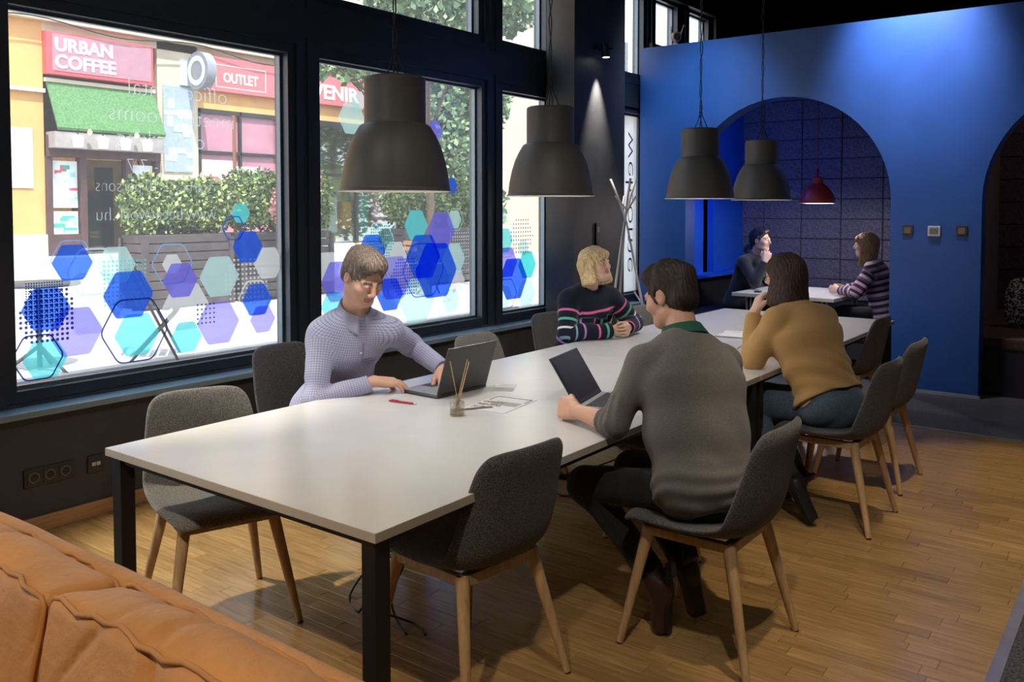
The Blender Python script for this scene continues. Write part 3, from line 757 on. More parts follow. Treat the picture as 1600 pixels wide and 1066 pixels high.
# leaflets
M_paper = mat('white_paper', (.66,.66,.66), .5, var=.02); M_ink = mat('black_ink', (.01,.01,.012), .5, var=0); M_inkr = mat('maroon_ink', (.25,.02,.04), .5, var=0); M_grey = mat('grey_print', (.36,.33,.30), .5, var=.25, scale=60)
def leaflet(loc, rz, w, h, label, spec):
    t = thing('leaflet', loc, rz, label, 'leaflet')
    MB().box((-w/2,-h/2,0),(w/2,h/2,.0012),M_paper).build('sheet', t)
    for i, (x0,y0,x1,y1,m) in enumerate(spec):
        MB().box((x0*w,y0*h,.0012),(x1*w,y1*h,.0016),m).build('printed_block', t)
    return t
lf = leaflet((-2.36,3.05,.7408), .12, .21, .30, 'white leaflet with a black frame outline beside the diffuser jar', ((-.44,.42,.44,.45,M_ink),(.41,.2,.44,.45,M_ink),(-.44,.18,-.41,.45,M_ink),(-.2,-.08,.42,.14,M_grey)))
for s, y, m, sz in (('OFFICE',-.0,M_ink,.034),('RENTAL',-.05,M_ink,.034),('7/7',-.11,M_inkr,.05)):
    text_mesh('lettering', s, sz, m, lf, Matrix.Translation((-.095,y,.0013)), .0003, 'LEFT', .0006)
leaflet((-2.56,3.34,.7408), .5, .10, .16, 'small pale brown folded leaflet behind the white one', ((-.5,-.5,.5,.0,M_grey),))
leaflet((-2.40,2.90,.7406), -.55, .035, .19, 'narrow dark bookmark strip lying under the diffuser jar', ((-.5,-.5,.5,.5,mat('brown_card',(.10,.08,.06),.5,var=.1)),))
leaflet((-2.37,5.70,.7458), .10, .21, .30, 'white leaflet with a thin black outline on the far table near the mustard sweater', ((-.46,-.47,.46,-.44,M_ink),(.43,-.47,.46,.2,M_ink),(-.46,-.47,-.43,.2,M_ink),(-.2,.3,.1,.33,M_inkr)))

# cables and a floor power strip
M_cable = mat('black_cable', (.01,.01,.011), .5, var=0)
def cable(name, pts, label, r=.004, n=10):
    P = [Vector(p) for p in pts]; out = []
    for i in range(len(P)-1):
        p0 = P[max(i-1,0)]; p1 = P[i]; p2 = P[i+1]; p3 = P[min(i+2,len(P)-1)]
        for k in range(n):
            t = k/n; out.append(.5*((2*p1)+(p2-p0)*t+(2*p0-5*p1+4*p2-p3)*t*t+(3*p1-p0-3*p2+p3)*t**3))
    out.append(P[-1])
    o = MB().path(out, r, M_cable, 8).build(name); return tag(o, label, 'cable')
cable('power_cable', [(-2.66,2.62,.11),(-2.60,2.50,.16),(-2.52,2.40,.10),(-2.54,2.36,.006),(-2.68,2.44,.006),(-2.70,2.60,.09),(-2.60,2.64,.12),(-2.48,2.55,.14),(-2.44,2.44,.08),(-2.38,2.40,.02),(-2.26,2.34,.006)], 'tangle of black cable standing on the floor behind the near table leg', .0045)
cable('power_cable', [(-2.72,2.66,.006),(-2.62,2.58,.10),(-2.50,2.50,.10),(-2.56,2.42,.006),(-2.44,2.34,.05),(-2.30,2.42,.006),(-2.2,2.38,.006)], 'second loop of black cable on the floor behind the near table leg', .0045)
cable('power_cable', [(-2.86,4.22,.02),(-2.78,4.10,.008),(-2.68,4.02,.006),(-2.62,4.10,.006),(-2.70,4.30,.006),(-2.80,4.55,.006),(-2.74,4.85,.03),(-2.80,5.2,.006),(-3.0,5.4,.006)], 'black cable snaking over the floor under the middle of the tables', .005)
pb = thing('adapter_plug', (-2.84,4.30,0), .4, 'small black power adapter on the floor beside the middle table leg', 'adapter')
MB().box((-.05,-.03,0),(.05,.03,.035),M_blackp,.006).build('housing', pb); MB().tube((.05,0,.018),(.075,0,.018),.007,.004,M_blackp).build('strain_relief', pb)

# ------------------------------------------------------------------ signed-distance modelling kit (smooth blends, meshed by surface nets)
def _noise(P, freq, seed=0, n=5):
    r = np.random.RandomState(seed); out = 0
    for k in range(n):
        d = r.normal(size=3); d /= np.linalg.norm(d); f = freq*(.7+.9*r.rand()); ph = r.rand()*6.28
        out = out+np.sin((P[0]*d[0]+P[1]*d[1]+P[2]*d[2])*f+ph+1.3*np.sin(P[k%3]*f*.6+ph*2))
    return out/n
class SDF:
    def __init__(s, lo, hi, h):
        s.lo = np.array(lo,float); s.h = h; s.n = np.ceil((np.array(hi)-s.lo)/h).astype(int)+1
        s.F = np.full(s.n, .12, np.float32)
        s.ax = [s.lo[i]+h*np.arange(s.n[i]) for i in range(3)]
    def sub(s, lo, hi):
        i0 = np.clip(np.floor((np.array(lo)-s.lo)/s.h).astype(int),0,s.n); i1 = np.clip(np.ceil((np.array(hi)-s.lo)/s.h).astype(int)+1,0,s.n)
        if np.any(i1 <= i0): return None
        sl = tuple(slice(a,b) for a,b in zip(i0,i1))
        X = s.ax[0][sl[0]][:,None,None].astype(np.float32); Y = s.ax[1][sl[1]][None,:,None].astype(np.float32); Z = s.ax[2][sl[2]][None,None,:].astype(np.float32)
        return sl, X, Y, Z
    def comb(s, sl, d, k, op):
        f = s.F[sl]
        if op == 'u':
            if k > 0:
                hh = np.maximum(k-np.abs(f-d),0)/k; s.F[sl] = np.minimum(f,d)-hh*hh*k*.25
            else: s.F[sl] = np.minimum(f,d)
        elif op == 's':
            d = -d
            if k > 0:
                hh = np.maximum(k-np.abs(f-d),0)/k; s.F[sl] = np.maximum(f,d)+hh*hh*k*.25
            else: s.F[sl] = np.maximum(f,d)
    def cap(s, p0, p1, r0, r1, k=.02, side=None, ss=1.0, op='u'):
        """round cone; the cross-section is stretched by ss along the 'side' direction"""
        p0 = np.array(p0,float); p1 = np.array(p1,float); R = max(r0,r1)*max(1,ss)+k+.02
        g = s.sub(np.minimum(p0,p1)-R, np.maximum(p0,p1)+R)
        if g is None: return s
        sl,X,Y,Z = g; d = p1-p0; L = max(np.linalg.norm(d),1e-6); d = d/L
        qx, qy, qz = X-p0[0], Y-p0[1], Z-p0[2]
        t = np.clip(qx*d[0]+qy*d[1]+qz*d[2],0,L); vx, vy, vz = qx-t*d[0], qy-t*d[1], qz-t*d[2]
        r = r0+(r1-r0)*t/L
        if side is not None and ss != 1.0:
            a = np.array(side,float); a /= np.linalg.norm(a); c = vx*a[0]+vy*a[1]+vz*a[2]; m = (1-1/ss)
            ux, uy, uz = vx-c*m*a[0], vy-c*m*a[1], vz-c*m*a[2]
            lu = np.sqrt(ux*ux+uy*uy+uz*uz)+1e-6; lv = np.sqrt(vx*vx+vy*vy+vz*vz)+1e-6
            D = (lu-r)*np.where(lu > r*.2, lv/lu, 1)
        else: D = np.sqrt(vx*vx+vy*vy+vz*vz)-r
        s.comb(sl, D.astype(np.float32), k, op); return s
    def ell(s, c, r, k=.02, R=None, op='u'):
        c = np.array(c,float); r = np.array(r,float); m = r.max()+k+.02
        g = s.sub(c-m, c+m)
        if g is None: return s
        sl,X,Y,Z = g; q = [X-c[0], Y-c[1], Z-c[2]]
        if R is not None:
            R = np.array(R); q = [q[0]*R[0][i]+q[1]*R[1][i]+q[2]*R[2][i] for i in range(3)]
        e = [q[i]/r[i] for i in range(3)]; k0 = np.sqrt(e[0]**2+e[1]**2+e[2]**2)+1e-6
        k1 = np.sqrt((q[0]/r[0]**2)**2+(q[1]/r[1]**2)**2+(q[2]/r[2]**2)**2)+1e-6
        D = k0*(k0-1)/k1
        s.comb(sl, D.astype(np.float32), k, op); return s
    def box(s, c, hs, rad=.01, k=0, R=None, op='u', puff=0):
        c = np.array(c,float); hs = np.array(hs,float); m = np.linalg.norm(hs)+k+.03+puff
        g = s.sub(c-m, c+m)
        if g is None: return s
        sl,X,Y,Z = g; q = [X-c[0], Y-c[1], Z-c[2]]
        if R is not None:
            R = np.array(R); q = [q[0]*R[0][i]+q[1]*R[1][i]+q[2]*R[2][i] for i in range(3)]
        w = 0
        if puff:
            e = [np.clip(1-(q[i]/hs[i])**2,0,1) for i in range(3)]; w = puff*np.maximum(np.maximum(e[0]*e[1],e[1]*e[2]),e[0]*e[2])
        a = [np.abs(q[i])-hs[i]+rad for i in range(3)]
        D = np.sqrt(np.maximum(a[0],0)**2+np.maximum(a[1],0)**2+np.maximum(a[2],0)**2)+np.minimum(np.maximum(a[0],np.maximum(a[1],a[2])),0)-rad-w
        s.comb(sl, D.astype(np.float32), k, op); return s
    def plane(s, p, n, lo=None, hi=None):
        """cut away the side the normal points to, inside the box lo..hi"""
        g = s.sub(s.lo if lo is None else lo, s.lo+s.h*s.n if hi is None else hi)
        if g is None: return s
        sl,X,Y,Z = g; n = np.array(n,float); n /= np.linalg.norm(n)
        D = ((X-p[0])*n[0]+(Y-p[1])*n[1]+(Z-p[2])*n[2]).astype(np.float32)
        s.F[sl] = np.maximum(s.F[sl], D); return s
    def disp(s, fn, lo=None, hi=None):
        g = s.sub(s.lo if lo is None else lo, s.lo+s.h*s.n if hi is None else hi)
        sl,X,Y,Z = g; s.F[sl] += fn(X,Y,Z).astype(np.float32); return s
    def mesh(s, name, mats, matfn=None, pat=None, smooth=2, keep=True):
        F = s.F.copy(); F[0]=F[-1]=.05; F[:,0]=F[:,-1]=.05; F[:,:,0]=F[:,:,-1]=.05
        I = F < 0
        cnt = np.zeros(tuple(np.array(F.shape)-1), np.int8)
        for dx in (0,1):
            for dy in (0,1):
                for dz in (0,1):
                    cnt += I[dx:F.shape[0]-1+dx, dy:F.shape[1]-1+dy, dz:F.shape[2]-1+dz]
        act = (cnt > 0) & (cnt < 8); idx = np.argwhere(act); ids = np.full(act.shape, -1, np.int32); ids[act] = np.arange(len(idx))
        acc = np.zeros((len(idx),3)); w = np.zeros(len(idx))
        cor = {}
        for c in [(a,b,cc) for a in (0,1) for b in (0,1) for cc in (0,1)]:
            cor[c] = F[idx[:,0]+c[0], idx[:,1]+c[1], idx[:,2]+c[2]]
        for ax in range(3):
            o = [i for i in range(3) if i != ax]
            for a in (0,1):
                for b in (0,1):
                    c0 = [0,0,0]; c0[o[0]] = a; c0[o[1]] = b; c1 = list(c0); c1[ax] = 1
                    f0 = cor[tuple(c0)]; f1 = cor[tuple(c1)]; m = (f0 < 0) != (f1 < 0)
                    t = np.where(m, f0/(f0-f1+1e-12), 0); p = np.tile(np.array(c0,float),(len(idx),1)); p[:,ax] += t
                    acc += p*m[:,None]; w += m
        V = s.lo+s.h*(idx+acc/w[:,None])
        Q = []
        for ax in range(3):
            o = [(ax+1)%3,(ax+2)%3]
            sl0 = [slice(None)]*3; sl1 = [slice(None)]*3; sl0[ax] = slice(0,-1); sl1[ax] = slice(1,None)
            a = I[tuple(sl0)]; b = I[tuple(sl1)]; ch = np.argwhere(a != b)
            ch = ch[(ch[:,o[0]] > 0) & (ch[:,o[1]] > 0)]
            fl_ = a[ch[:,0],ch[:,1],ch[:,2]]
            def g(d0, d1):
                c = ch.copy(); c[:,o[0]] -= d0; c[:,o[1]] -= d1; return ids[np.minimum(c[:,0],ids.shape[0]-1),np.minimum(c[:,1],ids.shape[1]-1),np.minimum(c[:,2],ids.shape[2]-1)]
            q = np.stack([g(1,1),g(0,1),g(0,0),g(1,0)],1); q[~fl_] = q[~fl_][:,::-1]; Q.append(q)
        Q = np.concatenate(Q); Q = Q[(Q >= 0).all(1)]
        # light Laplacian smoothing
        for _ in range(smooth):
            S = np.zeros_like(V); n_ = np.zeros(len(V))
            for i in range(4):
                a, b = Q[:,i], Q[:,(i+1)%4]; np.add.at(S,a,V[b]) if False else None
                for kx in range(3): S[:,kx] += np.bincount(a, V[b,kx], len(V))+np.bincount(b, V[a,kx], len(V))
                n_ += np.bincount(a, minlength=len(V))+np.bincount(b, minlength=len(V))
            V = V*.5+.5*S/np.maximum(n_,1)[:,None]
        me = bpy.data.meshes.new(name); me.vertices.add(len(V)); me.vertices.foreach_set('co', V.astype(np.float32).ravel())
        me.loops.add(len(Q)*4); me.loops.foreach_set('vertex_index', Q.astype(np.int32).ravel())
        me.polygons.add(len(Q)); me.polygons.foreach_set('loop_start', np.arange(0,len(Q)*4,4,dtype=np.int32))
        try: me.polygons.foreach_set('loop_total', np.full(len(Q),4,np.int32))
        except Exception: pass
        me.update(calc_edges=True)
        for m in mats: me.materials.append(m)
        me.polygons.foreach_set('use_smooth', np.ones(len(Q),bool))
        if matfn is not None:
            C = V[Q].mean(1); me.polygons.foreach_set('material_index', matfn(C).astype(np.int32))
        if pat is not None:
            at = me.attributes.new('pat', 'FLOAT_VECTOR', 'POINT'); at.data.foreach_set('vector', pat(V).astype(np.float32).ravel())
        me.validate(); me.update()
        return me

# ------------------------------------------------------------------ sofa (back rail + loose back cushions, seen from the seat side)
M_sofa = mat('tan_orange_sofa_leather', (.56,.265,.085), .55, var=.16, scale=5, bump=.35, bscale=45, spec=.35, sheen=.15)
M_pipe = mat('tan_orange_piping', (.50,.23,.07), .55, var=.1)
sf = thing('sofa', (-1.9,.55,0), 0, 'tan orange sofa in the near left corner, its back to the white table', 'sofa')
def sofa_part(name, lo, hi, fn, h=.011, sm=3):
    S = SDF(lo, hi, h); fn(S); return link(name, S.mesh(name, [M_sofa], smooth=sm), sf)
OX, OY = 1.9, -.55    # world -> local
def rail(S):
    S.box((0.1,.452,.40),(1.32,.042,.395),.032, puff=.012)
    S.disp(lambda X,Y,Z: .003*_noise((X,Y,Z),18,2))
sofa_part('back_rail', (-1.28,.33,-.01), (1.48,.56,.84), rail)
def cushion(cx, wd, seed, tilt):
    Rm = np.array(Matrix.Rotation(tilt,3,'X'))
    cc = np.array((cx,.300,.620))
    def f(S):
        S.box(cc,(wd/2,.080,.215),.022,0,Rm, puff=.032)
        def seam(X,Y,Z):
            q = [X-cc[0],Y-cc[1],Z-cc[2]]; ly = q[0]*Rm[0][1]+q[1]*Rm[1][1]+q[2]*Rm[2][1]; lz = q[0]*Rm[0][2]+q[1]*Rm[1][2]+q[2]*Rm[2][2]
            n = _noise((X,Y,Z),16,seed); n2 = _noise((X,Y,Z),42,seed+5)
            ridge = -.011*np.exp(-((ly+.085+.008*n)/.010)**2)*(lz > .05)
            gro = .010*np.exp(-((ly+.062+.008*n)/.012)**2)*(lz > .05)
            wr = .017*np.exp(-((q[0]-.05+.5*(lz-.1)+.02*n)/.018)**2)*np.exp(-((lz-.17)/.09)**2)+.013*np.exp(-((q[0]+.26-.8*(lz-.1)+.02*n)/.014)**2)*np.exp(-((lz-.15)/.08)**2)+.010*np.exp(-((q[0]-.30-.4*lz+.02*n)/.014)**2)*np.exp(-((lz-.16)/.07)**2)
            return wr+.006*n+.003*n2
        S.disp(seam)
    return f, cc
for cx, wd, sd, tl in ((-.96,.70,31,-.14),(-.235,.73,3,-.15),(.51,.74,11,-.18),(1.26,.72,23,-.15)):
    f, cc = cushion(cx, wd, sd, tl)
    co = sofa_part('back_cushion', (cx-wd/2-.07,.06,.36), (cx+wd/2+.07,.56,.97), f, .0075, 1)
    Rm = Matrix.Rotation(tl,3,'X')
    for ly in (-.078,.078):
        pts = []
        for (sx, sz, ex, ez) in ((-1,-1,1,0),(1,-1,0,1),(1,1,-1,0),(-1,1,0,-1)):
            for k in range(18):
                t = k/18; u = sx+(ex*2*t); v = sz+(ez*2*t)
                m_ = 1.0-.035*max(0,abs(u)-.9)*abs(v)*10*(abs(v) > .9)
                wv = .006*math.sin(u*9+sd)+.004*math.sin(u*23+sd*2+v*5)
                pts.append(Vector(cc)+Rm@Vector((u*(wd/2+.001)*m_, ly+wv*(1 if ly < 0 else .5), v*(.216)*m_+wv*.6*(abs(v) > .9))))
        pts.append(pts[0]); MB().path(pts, .0055, M_pipe, 8).build('piping', co)
sofa_part('seat_cushion', (-1.26,-.45,.18), (1.46,.36,.50), lambda S: S.box((.1,-.05,.34),(1.28,.36,.10),.05,puff=.03).disp(lambda X,Y,Z: .006*_noise((X,Y,Z),12,8)), .014)
sofa_part('sofa_base', (-1.30,-.45,.03), (1.50,.42,.28), lambda S: S.box((.1,-.02,.14),(1.30,.38,.08),.02), .014)
for xx in (-1.15,1.35):
    for yy in (-.33,.40): MB().tube((xx,yy,0),(xx,yy,.07),.022,.028,M_blk,12).build('leg', sf)
# ================================================================== THE STREET OUTSIDE
XF = -14.0; SG = .30
M_pave = mat('pale_paving', (.44,.41,.39), .8, var=.12, scale=2)
M_ochre = mat('ochre_stucco', (.66,.35,.13), .9, var=.08, scale=3)
M_cream = mat('cream_stucco', (.58,.48,.35), .9, var=.07, scale=3)
M_stone = mat('pale_plinth_stone', (.70,.68,.66), .8, var=.08)
M_maroon = mat('dark_maroon_timber', (.075,.035,.035), .5, var=.2)
M_wsign = mat('white_sign_letter', (.85,.85,.85), .5, var=0)
M_rsign = mat('red_fascia', (.55,.13,.14), .5, var=.06, scale=1)
M_shopg = mat('shop_glass_dark', (.06,.08,.08), .12, var=.5, scale=3)
grd = tag(one_box('ground', (-45,-6,-.2), (-4.92,70,SG), M_pave), kind='structure')
# paving slabs near the window
slab = MB().box((.006,.006,0),(.794,.594,.022),M_pave,.004).build('paving_slab').data
bpy.data.objects.remove(bpy.data.objects['paving_slab'])
for i in range(8):
    for j in range(12): link('paving_slab', slab, grd, (-13.2+i*.8+(.4 if j%2 else 0)*0, 2.0+j*.6, SG))
b = MB()
b.box((XF-.6,-5,SG),(XF,6.50,9),M_ochre); b.box((XF-.6,6.50,4.36),(XF,15.0,9),M_cream)
b.box((XF-.6,8.42,SG),(XF,9.20,9),M_cream); b.box((XF-.6,9.20,3.42),(XF,15.0,4.4),M_ochre); b.box((XF-.6,11.0,SG),(XF,11.72,3.5),M_ochre)
b.box((XF-.6,14.4,SG),(XF,15.0,9),M_cream); b.box((XF-1.6,-5,0),(XF-1.4,15,9),M_maroon)
b.box((XF-.1,-5,SG),(XF+.06,6.50,1.2),M_stone); b.box((XF-.05,-5,3.4),(XF+.08,6.5,3.46),M_cream)
b.box((XF-.02,-5,4.50),(XF+.16,15.0,4.62),M_cream); b.box((XF-.02,-5,4.70),(XF+.22,15.0,4.80),M_cream); b.box((XF-.6,6.5,SG),(XF+.7,15.0,.86),M_stone)
fac = tag(b.build('street_facade'), kind='structure')
# shop 1
s1 = thing('glazed_shop', (XF,7.45,0), 0, 'dark maroon timber coffee shop front with glazed door across the street', 'shop front')
def loc1(o): return o
fb = MB()
for y0, y1 in ((6.50,6.60),(7.03,7.14),(7.80,7.92),(8.34,8.42)): fb.box((-.10,y0-7.45,.86),(.05,y1-7.45,2.75),M_maroon)
fb.box((-.10,-.95,2.42),(.08,.97,2.75),M_maroon); fb.box((-.10,-.95,.86),(.04,-.31,1.20),M_maroon); fb.box((-.10,.47,.86),(.04,.97,1.35),M_maroon)
fb.build('timber_frame', s1)
M_warm = mat('lit_shop_interior', (.5,.25,.1), .6, var=.6, scale=5, emit=(1,.50,.2), estr=.30)
MB().box((-.75,-.95,.86),(-.70,.97,2.6),M_warm).build('lit_interior', s1)
for a, c in ((-.42,.3),(-.3,.3),(.0,.3)):
    pass
MB().box((-.06,-.30,.88),(-.04,.34,2.40),mat_glass('shop_door_glass',(.55,.62,.60),.15)).build('door_pane', s1)
MB().box((-.60,-.25,.9),(-.3,.1,1.9),mat('green_counter',(.03,.16,.13),.5,var=.3)).build('counter', s1)
MB().box((-.55,.12,.9),(-.35,.34,2.3),mat('navy_curtain',(.02,.03,.07),.7,var=.3)).build('door_curtain', s1)
cL2 = mat('banner_slate',(.30,.37,.46),.5,var=.05); cL3 = mat('banner_print',(.42,.48,.55),.5,var=.05)
def poster(name, y0, y1, z0, z1, cols, parent, x=.0, seed=0):
    """printed sheet: base plus blocks of flat print"""
    r = random.Random(seed); bb = MB(); bb.box((x,y0,z0),(x+.01,y1,z1),cols[0])
    for k in range(14):
        a = y0+(y1-y0)*r.random()*.8; c = z0+(z1-z0)*r.random()*.85; m = cols[1+r.randrange(len(cols)-1)]
        bb.box((x+.01,a,c),(x+.011+.0004*k,min(y1,a+(y1-y0)*(.15+.5*r.random())),min(z1,c+(z1-z0)*(.03+.10*r.random()))),m)
    return bb.build(name, parent)
cW = mat('poster_white',(.80,.84,.86),.4,var=.05); cR = mat('poster_red',(.75,.10,.14),.4,var=0); cG = mat('poster_green',(.06,.42,.30),.4,var=0); cT = mat('poster_teal',(.35,.68,.68),.4,var=.1); cO = mat('poster_orange',(.80,.42,.10),.4,var=.1); cB = mat('poster_blue',(.40,.55,.85),.4,var=.1); cP = mat('poster_pink',(.90,.45,.52),.4,var=.1); cL = mat('poster_grey_blue',(.55,.64,.74),.4,var=.05)
poster('window_poster', -.84,-.44,1.62,2.36,[cW,cR,cG,cT,cW],s1,-.02,1); poster('window_poster', -.84,-.44,.95,1.56,[cW,cB,cL,cT,cG],s1,-.02,2); poster('window_poster', .50,.86,1.35,2.34,[cW,cR,cG,cO,cW],s1,-.02,3)
# sign 1
sg = thing('shop_sign', (XF,7.385,3.99), 0, 'red framed sign reading URBAN COFFEE above the green awning', 'sign')
MB().box((0,-.885,-.30),(.14,.885,.36),mat('sign_red_frame',(.68,.08,.09),.45,var=.04),.01).build('sign_frame', sg)
MB().box((.14,-.80,-.24),(.15,.84,.33),mat('sign_plum_face',(.36,.18,.22),.4,var=.08)).build('sign_face', sg)
for s, z in (('URBAN',.07),('COFFEE',-.19)): text_mesh('lettering', s, .285, M_wsign, sg, frame_mtx((.152,-.77,z),(0,1,0),(0,0,1)), .006, 'LEFT', .007, 1.0)
# awning of turf green cloth
M_turf = mat('green_awning_cloth', (.09,.20,.075), .95, var=.30, scale=30, bump=.8, bscale=80)
aw = thing('awning', (XF,7.43,0), 0, 'green turf-covered sloping awning over the coffee shop door', 'awning')
ab = MB(); ab.add([(.02,-.90,3.62),(.02,.90,3.62),(.34,.93,2.86),(.34,-.87,2.86),(.02,-.90,3.58),(.02,.90,3.58),(.32,.93,2.82),(.32,-.87,2.82)], [(0,1,2,3),(7,6,5,4),(0,3,7,4),(1,5,6,2),(3,2,6,7),(0,4,5,1)], M_turf); ab.build('cloth', aw)
MB().box((.0,-.92,3.58),(.06,.92,3.64),M_cream).build('awning_rail', aw)
MB().box((.0,-.90,2.55),(.30,.92,2.80),mat('grey_soffit',(.30,.27,.26),.7)).build('lamp_beam', aw)
M_sh = mat('white_glass_shade',(.9,.88,.82),.4,var=0,emit=(1,.93,.8),estr=.7); M_gb = mat('yellow_bulb',(1,.8,.4),.4,var=0,emit=(1,.74,.32),estr=3)
for i, yy in enumerate((-.58,-.18,.20,.58)):
    l_ = thing('wall_lamp', (XF+.36,7.43+yy,2.56), 0, ('leftmost','second from left','third from left','rightmost')[i]+' of the four white cup lamps under the green awning', 'lamp', 'cup lamps under the awning')
    MB().lathe([(0,.0),(.07,0),(.085,.16),(.03,.20),(0,.20)], M_sh, 16).build('shade', l_)
    MB().tube((0,0,.20),(0,0,.27),.01,.01,M_blk).build('stem', l_)
    g_ = thing('bare_bulb', (XF+.42,7.43+yy+.16,2.76), 0, ('left' if i == 0 else 'right')+' one of two small yellow bulbs between the white cup lamps', 'bulb', 'bare bulbs under the awning') if i in (0,2) else None
    if g_: MB().lathe([(0,0),(.03,.02),(.035,.05),(.015,.09),(0,.09)], M_gb, 12).build('glass', g_)
# pillar banner, round hanging sign, left poster
bn = thing('banner', (XF+.02,8.79,0), 0, 'tall pale grey-blue banner on the cream pillar between the two shops', 'banner'); poster('print', -.28,.28,2.25,3.75,[cL2,cL3,cL3,cL],bn,0,5)
rs = thing('hanging_sign', (XF,9.05,4.02), 0, 'round grey hanging sign with a light ring on the cream pillar', 'sign')
MB().tube((.35,-.09,0),(.35,.09,0),.33,.33,mat('grey_sign_body',(.22,.23,.26),.5),32).build('drum', rs)
ring_ = MB(); n_ = 32; ring_.add([(.35+r*math.cos(2*PI*i/n_),-.095,r*math.sin(2*PI*i/n_)) for r in (.26,.17) for i in range(n_)],[(i,(i+1)%n_,n_+(i+1)%n_,n_+i) for i in range(n_)],cL); ring_.build('ring', rs)
MB().box((0,-.03,.08),(.1,.03,.14),M_blk).build('bracket', rs); MB().box((0,-.20,-.24),(.06,-.05,.22),cL).build('wall_plate', rs)
lp = thing('wall_poster', (XF+.01,6.14,0), 0, 'pale poster on the orange wall left of the coffee shop', 'poster'); poster('print', -.18,.18,1.92,2.84,[cL,cW,cW],lp,0,6)
# shop 2 : OUTLET / SOUVENIR
s2 = thing('souvenir_shop_sign', (XF,11.35,0), 0, 'long red fascia sign reading OUTLET SOUVENIR', 'sign')
MB().box((0,-2.12,3.74),(.12,3.0,4.37),M_rsign,.01).build('fascia', s2)
text_mesh('lettering', 'OUTLET', .25, M_wsign, s2, frame_mtx((.125,-1.70,3.92),(0,1,0),(0,0,1)), .004, 'LEFT', .006, .82)
text_mesh('lettering', 'SOUVENIR', .40, M_wsign, s2, frame_mtx((.125,-.50,3.86),(0,1,0),(0,0,1)), .006, 'LEFT', .010, 1.12)
ob = MB(); 
for (a, c, d, e) in ((-1.85,-.75,3.82,3.83),(-1.85,-.75,4.22,4.23),(-1.85,-1.84,3.82,4.23),(-.76,-.75,3.82,4.23)): ob.box((.12,a,d),(.124,c,e),M_wsign)
ob.build('outline', s2)
M_pinkg = mat('pink_film_window', (.42,.18,.23), .35, var=.15, scale=2)
s2w = thing('glazed_shop', (XF,10.1,0), 0, 'pink papered shop window with posters below the OUTLET sign', 'shop front')
MB().box((-.10,-.90,.86),(-.06,.90,3.42),M_pinkg).build('pane', s2w)
fb = MB()
for a, c, d, e in ((-.90,-.84,.86,3.42),(.84,.90,.86,3.42),(-.02,.03,.86,3.42),(-.9,.9,3.34,3.42),(-.9,.9,2.60,2.66),(-.9,.9,.86,1.0)): fb.box((-.07,a,d),(.0,c,e),M_blk)
fb.build('window_frame', s2w); poster('window_poster', -.15,.50,1.6,2.4,[cL,cW,cG,cR],s2w,-.055,9); poster('window_poster', -.80,-.15,1.5,2.5,[cP,cW,cR,cP],s2w,-.055,12)
for k in range(3): pass
s3 = thing('glazed_shop', (XF,13.05,0), 0, 'glazed shop window with yellowish display beyond the window mullion', 'shop front')
MB().box((-.5,-1.33,.86),(-.45,1.35,3.42),mat('display_backing',(.45,.42,.20),.6,var=.5,scale=3)).build('display', s3)
MB().box((-.08,-1.33,.86),(-.06,1.35,3.42),mat_glass('shop_window_glass',(.75,.8,.78),.2)).build('pane', s3)
fb = MB()
for a, c, d, e in ((-1.33,-1.27,.86,3.42),(1.29,1.35,.86,3.42),(-.03,.03,.86,3.42),(-1.33,1.35,3.30,3.42),(-1.33,1.35,2.28,2.34)): fb.box((-.07,a,d),(.0,c,e),M_blk)
fb.build('window_frame', s3)
for k, yy in enumerate((-.95,-.5,-.1,.4,.9)): MB().box((-.40,yy-.12,1.0+.1*(k%3)),(-.22,yy+.12,1.75+.2*(k%2)),(cR,cW,cO,cG,cP)[k]).build('display_item', s3)
# cables along the cornice
o = MB().path([(XF+.2,5.5+i*.25,4.44+.07*math.sin(i*.55)+.03*math.sin(i*.23)) for i in range(30)], .012, M_blk, 6).build('overhead_cable'); tag(o, 'dark cable sagging along the shop cornice', 'cable')
# rusty post before the pink shop
ps = thing('street_post', (-11.6,8.25,SG), 0, 'thin rusty post standing before the pink shop window', 'post')
MB().tube((0,0,0),(0,0,2.75),.03,.025,mat('rusty_steel',(.22,.09,.05),.7),10).build('pole', ps); MB().lathe([(0,0),(.08,0),(.08,.03),(.03,.05),(0,.05)], M_blk, 16).build('base', ps)
# far street : pale tenement and trees
fbld = thing('far_building', (-38,52,0), 0, 'pale beige tenement far down the street', 'building')
MB().box((-6,-16,0),(6,16,16),mat('pale_beige_render',(.78,.68,.58),.9,var=.05,scale=.3)).build('wall', fbld)
for zz in (3.5,7.5,11.5):
    for yy in range(-12,14,4): MB().box((5.9,yy-.6,zz),(6.05,yy+.6,zz+2.2),M_shopg).build('window', fbld)
MB().box((6.0,-1.4,5.2),(6.2,2.4,7.4),cW).build('wall_sign', fbld)
fb2 = thing('corner_building', (-17,20.5,0), 0, 'cream corner building beyond the souvenir shop behind the trees', 'building')
MB().box((-4,-3.5,0),(2.2,5,12),mat('pale_cream_render',(.36,.30,.24),.9,var=.05,scale=.4)).build('wall', fb2)
for yy in (-2,1,4):
    for zz in (1.2,4.6,8.0): MB().box((2.15,yy-.5,zz),(2.26,yy+.5,zz+1.9),M_shopg).build('window', fb2)

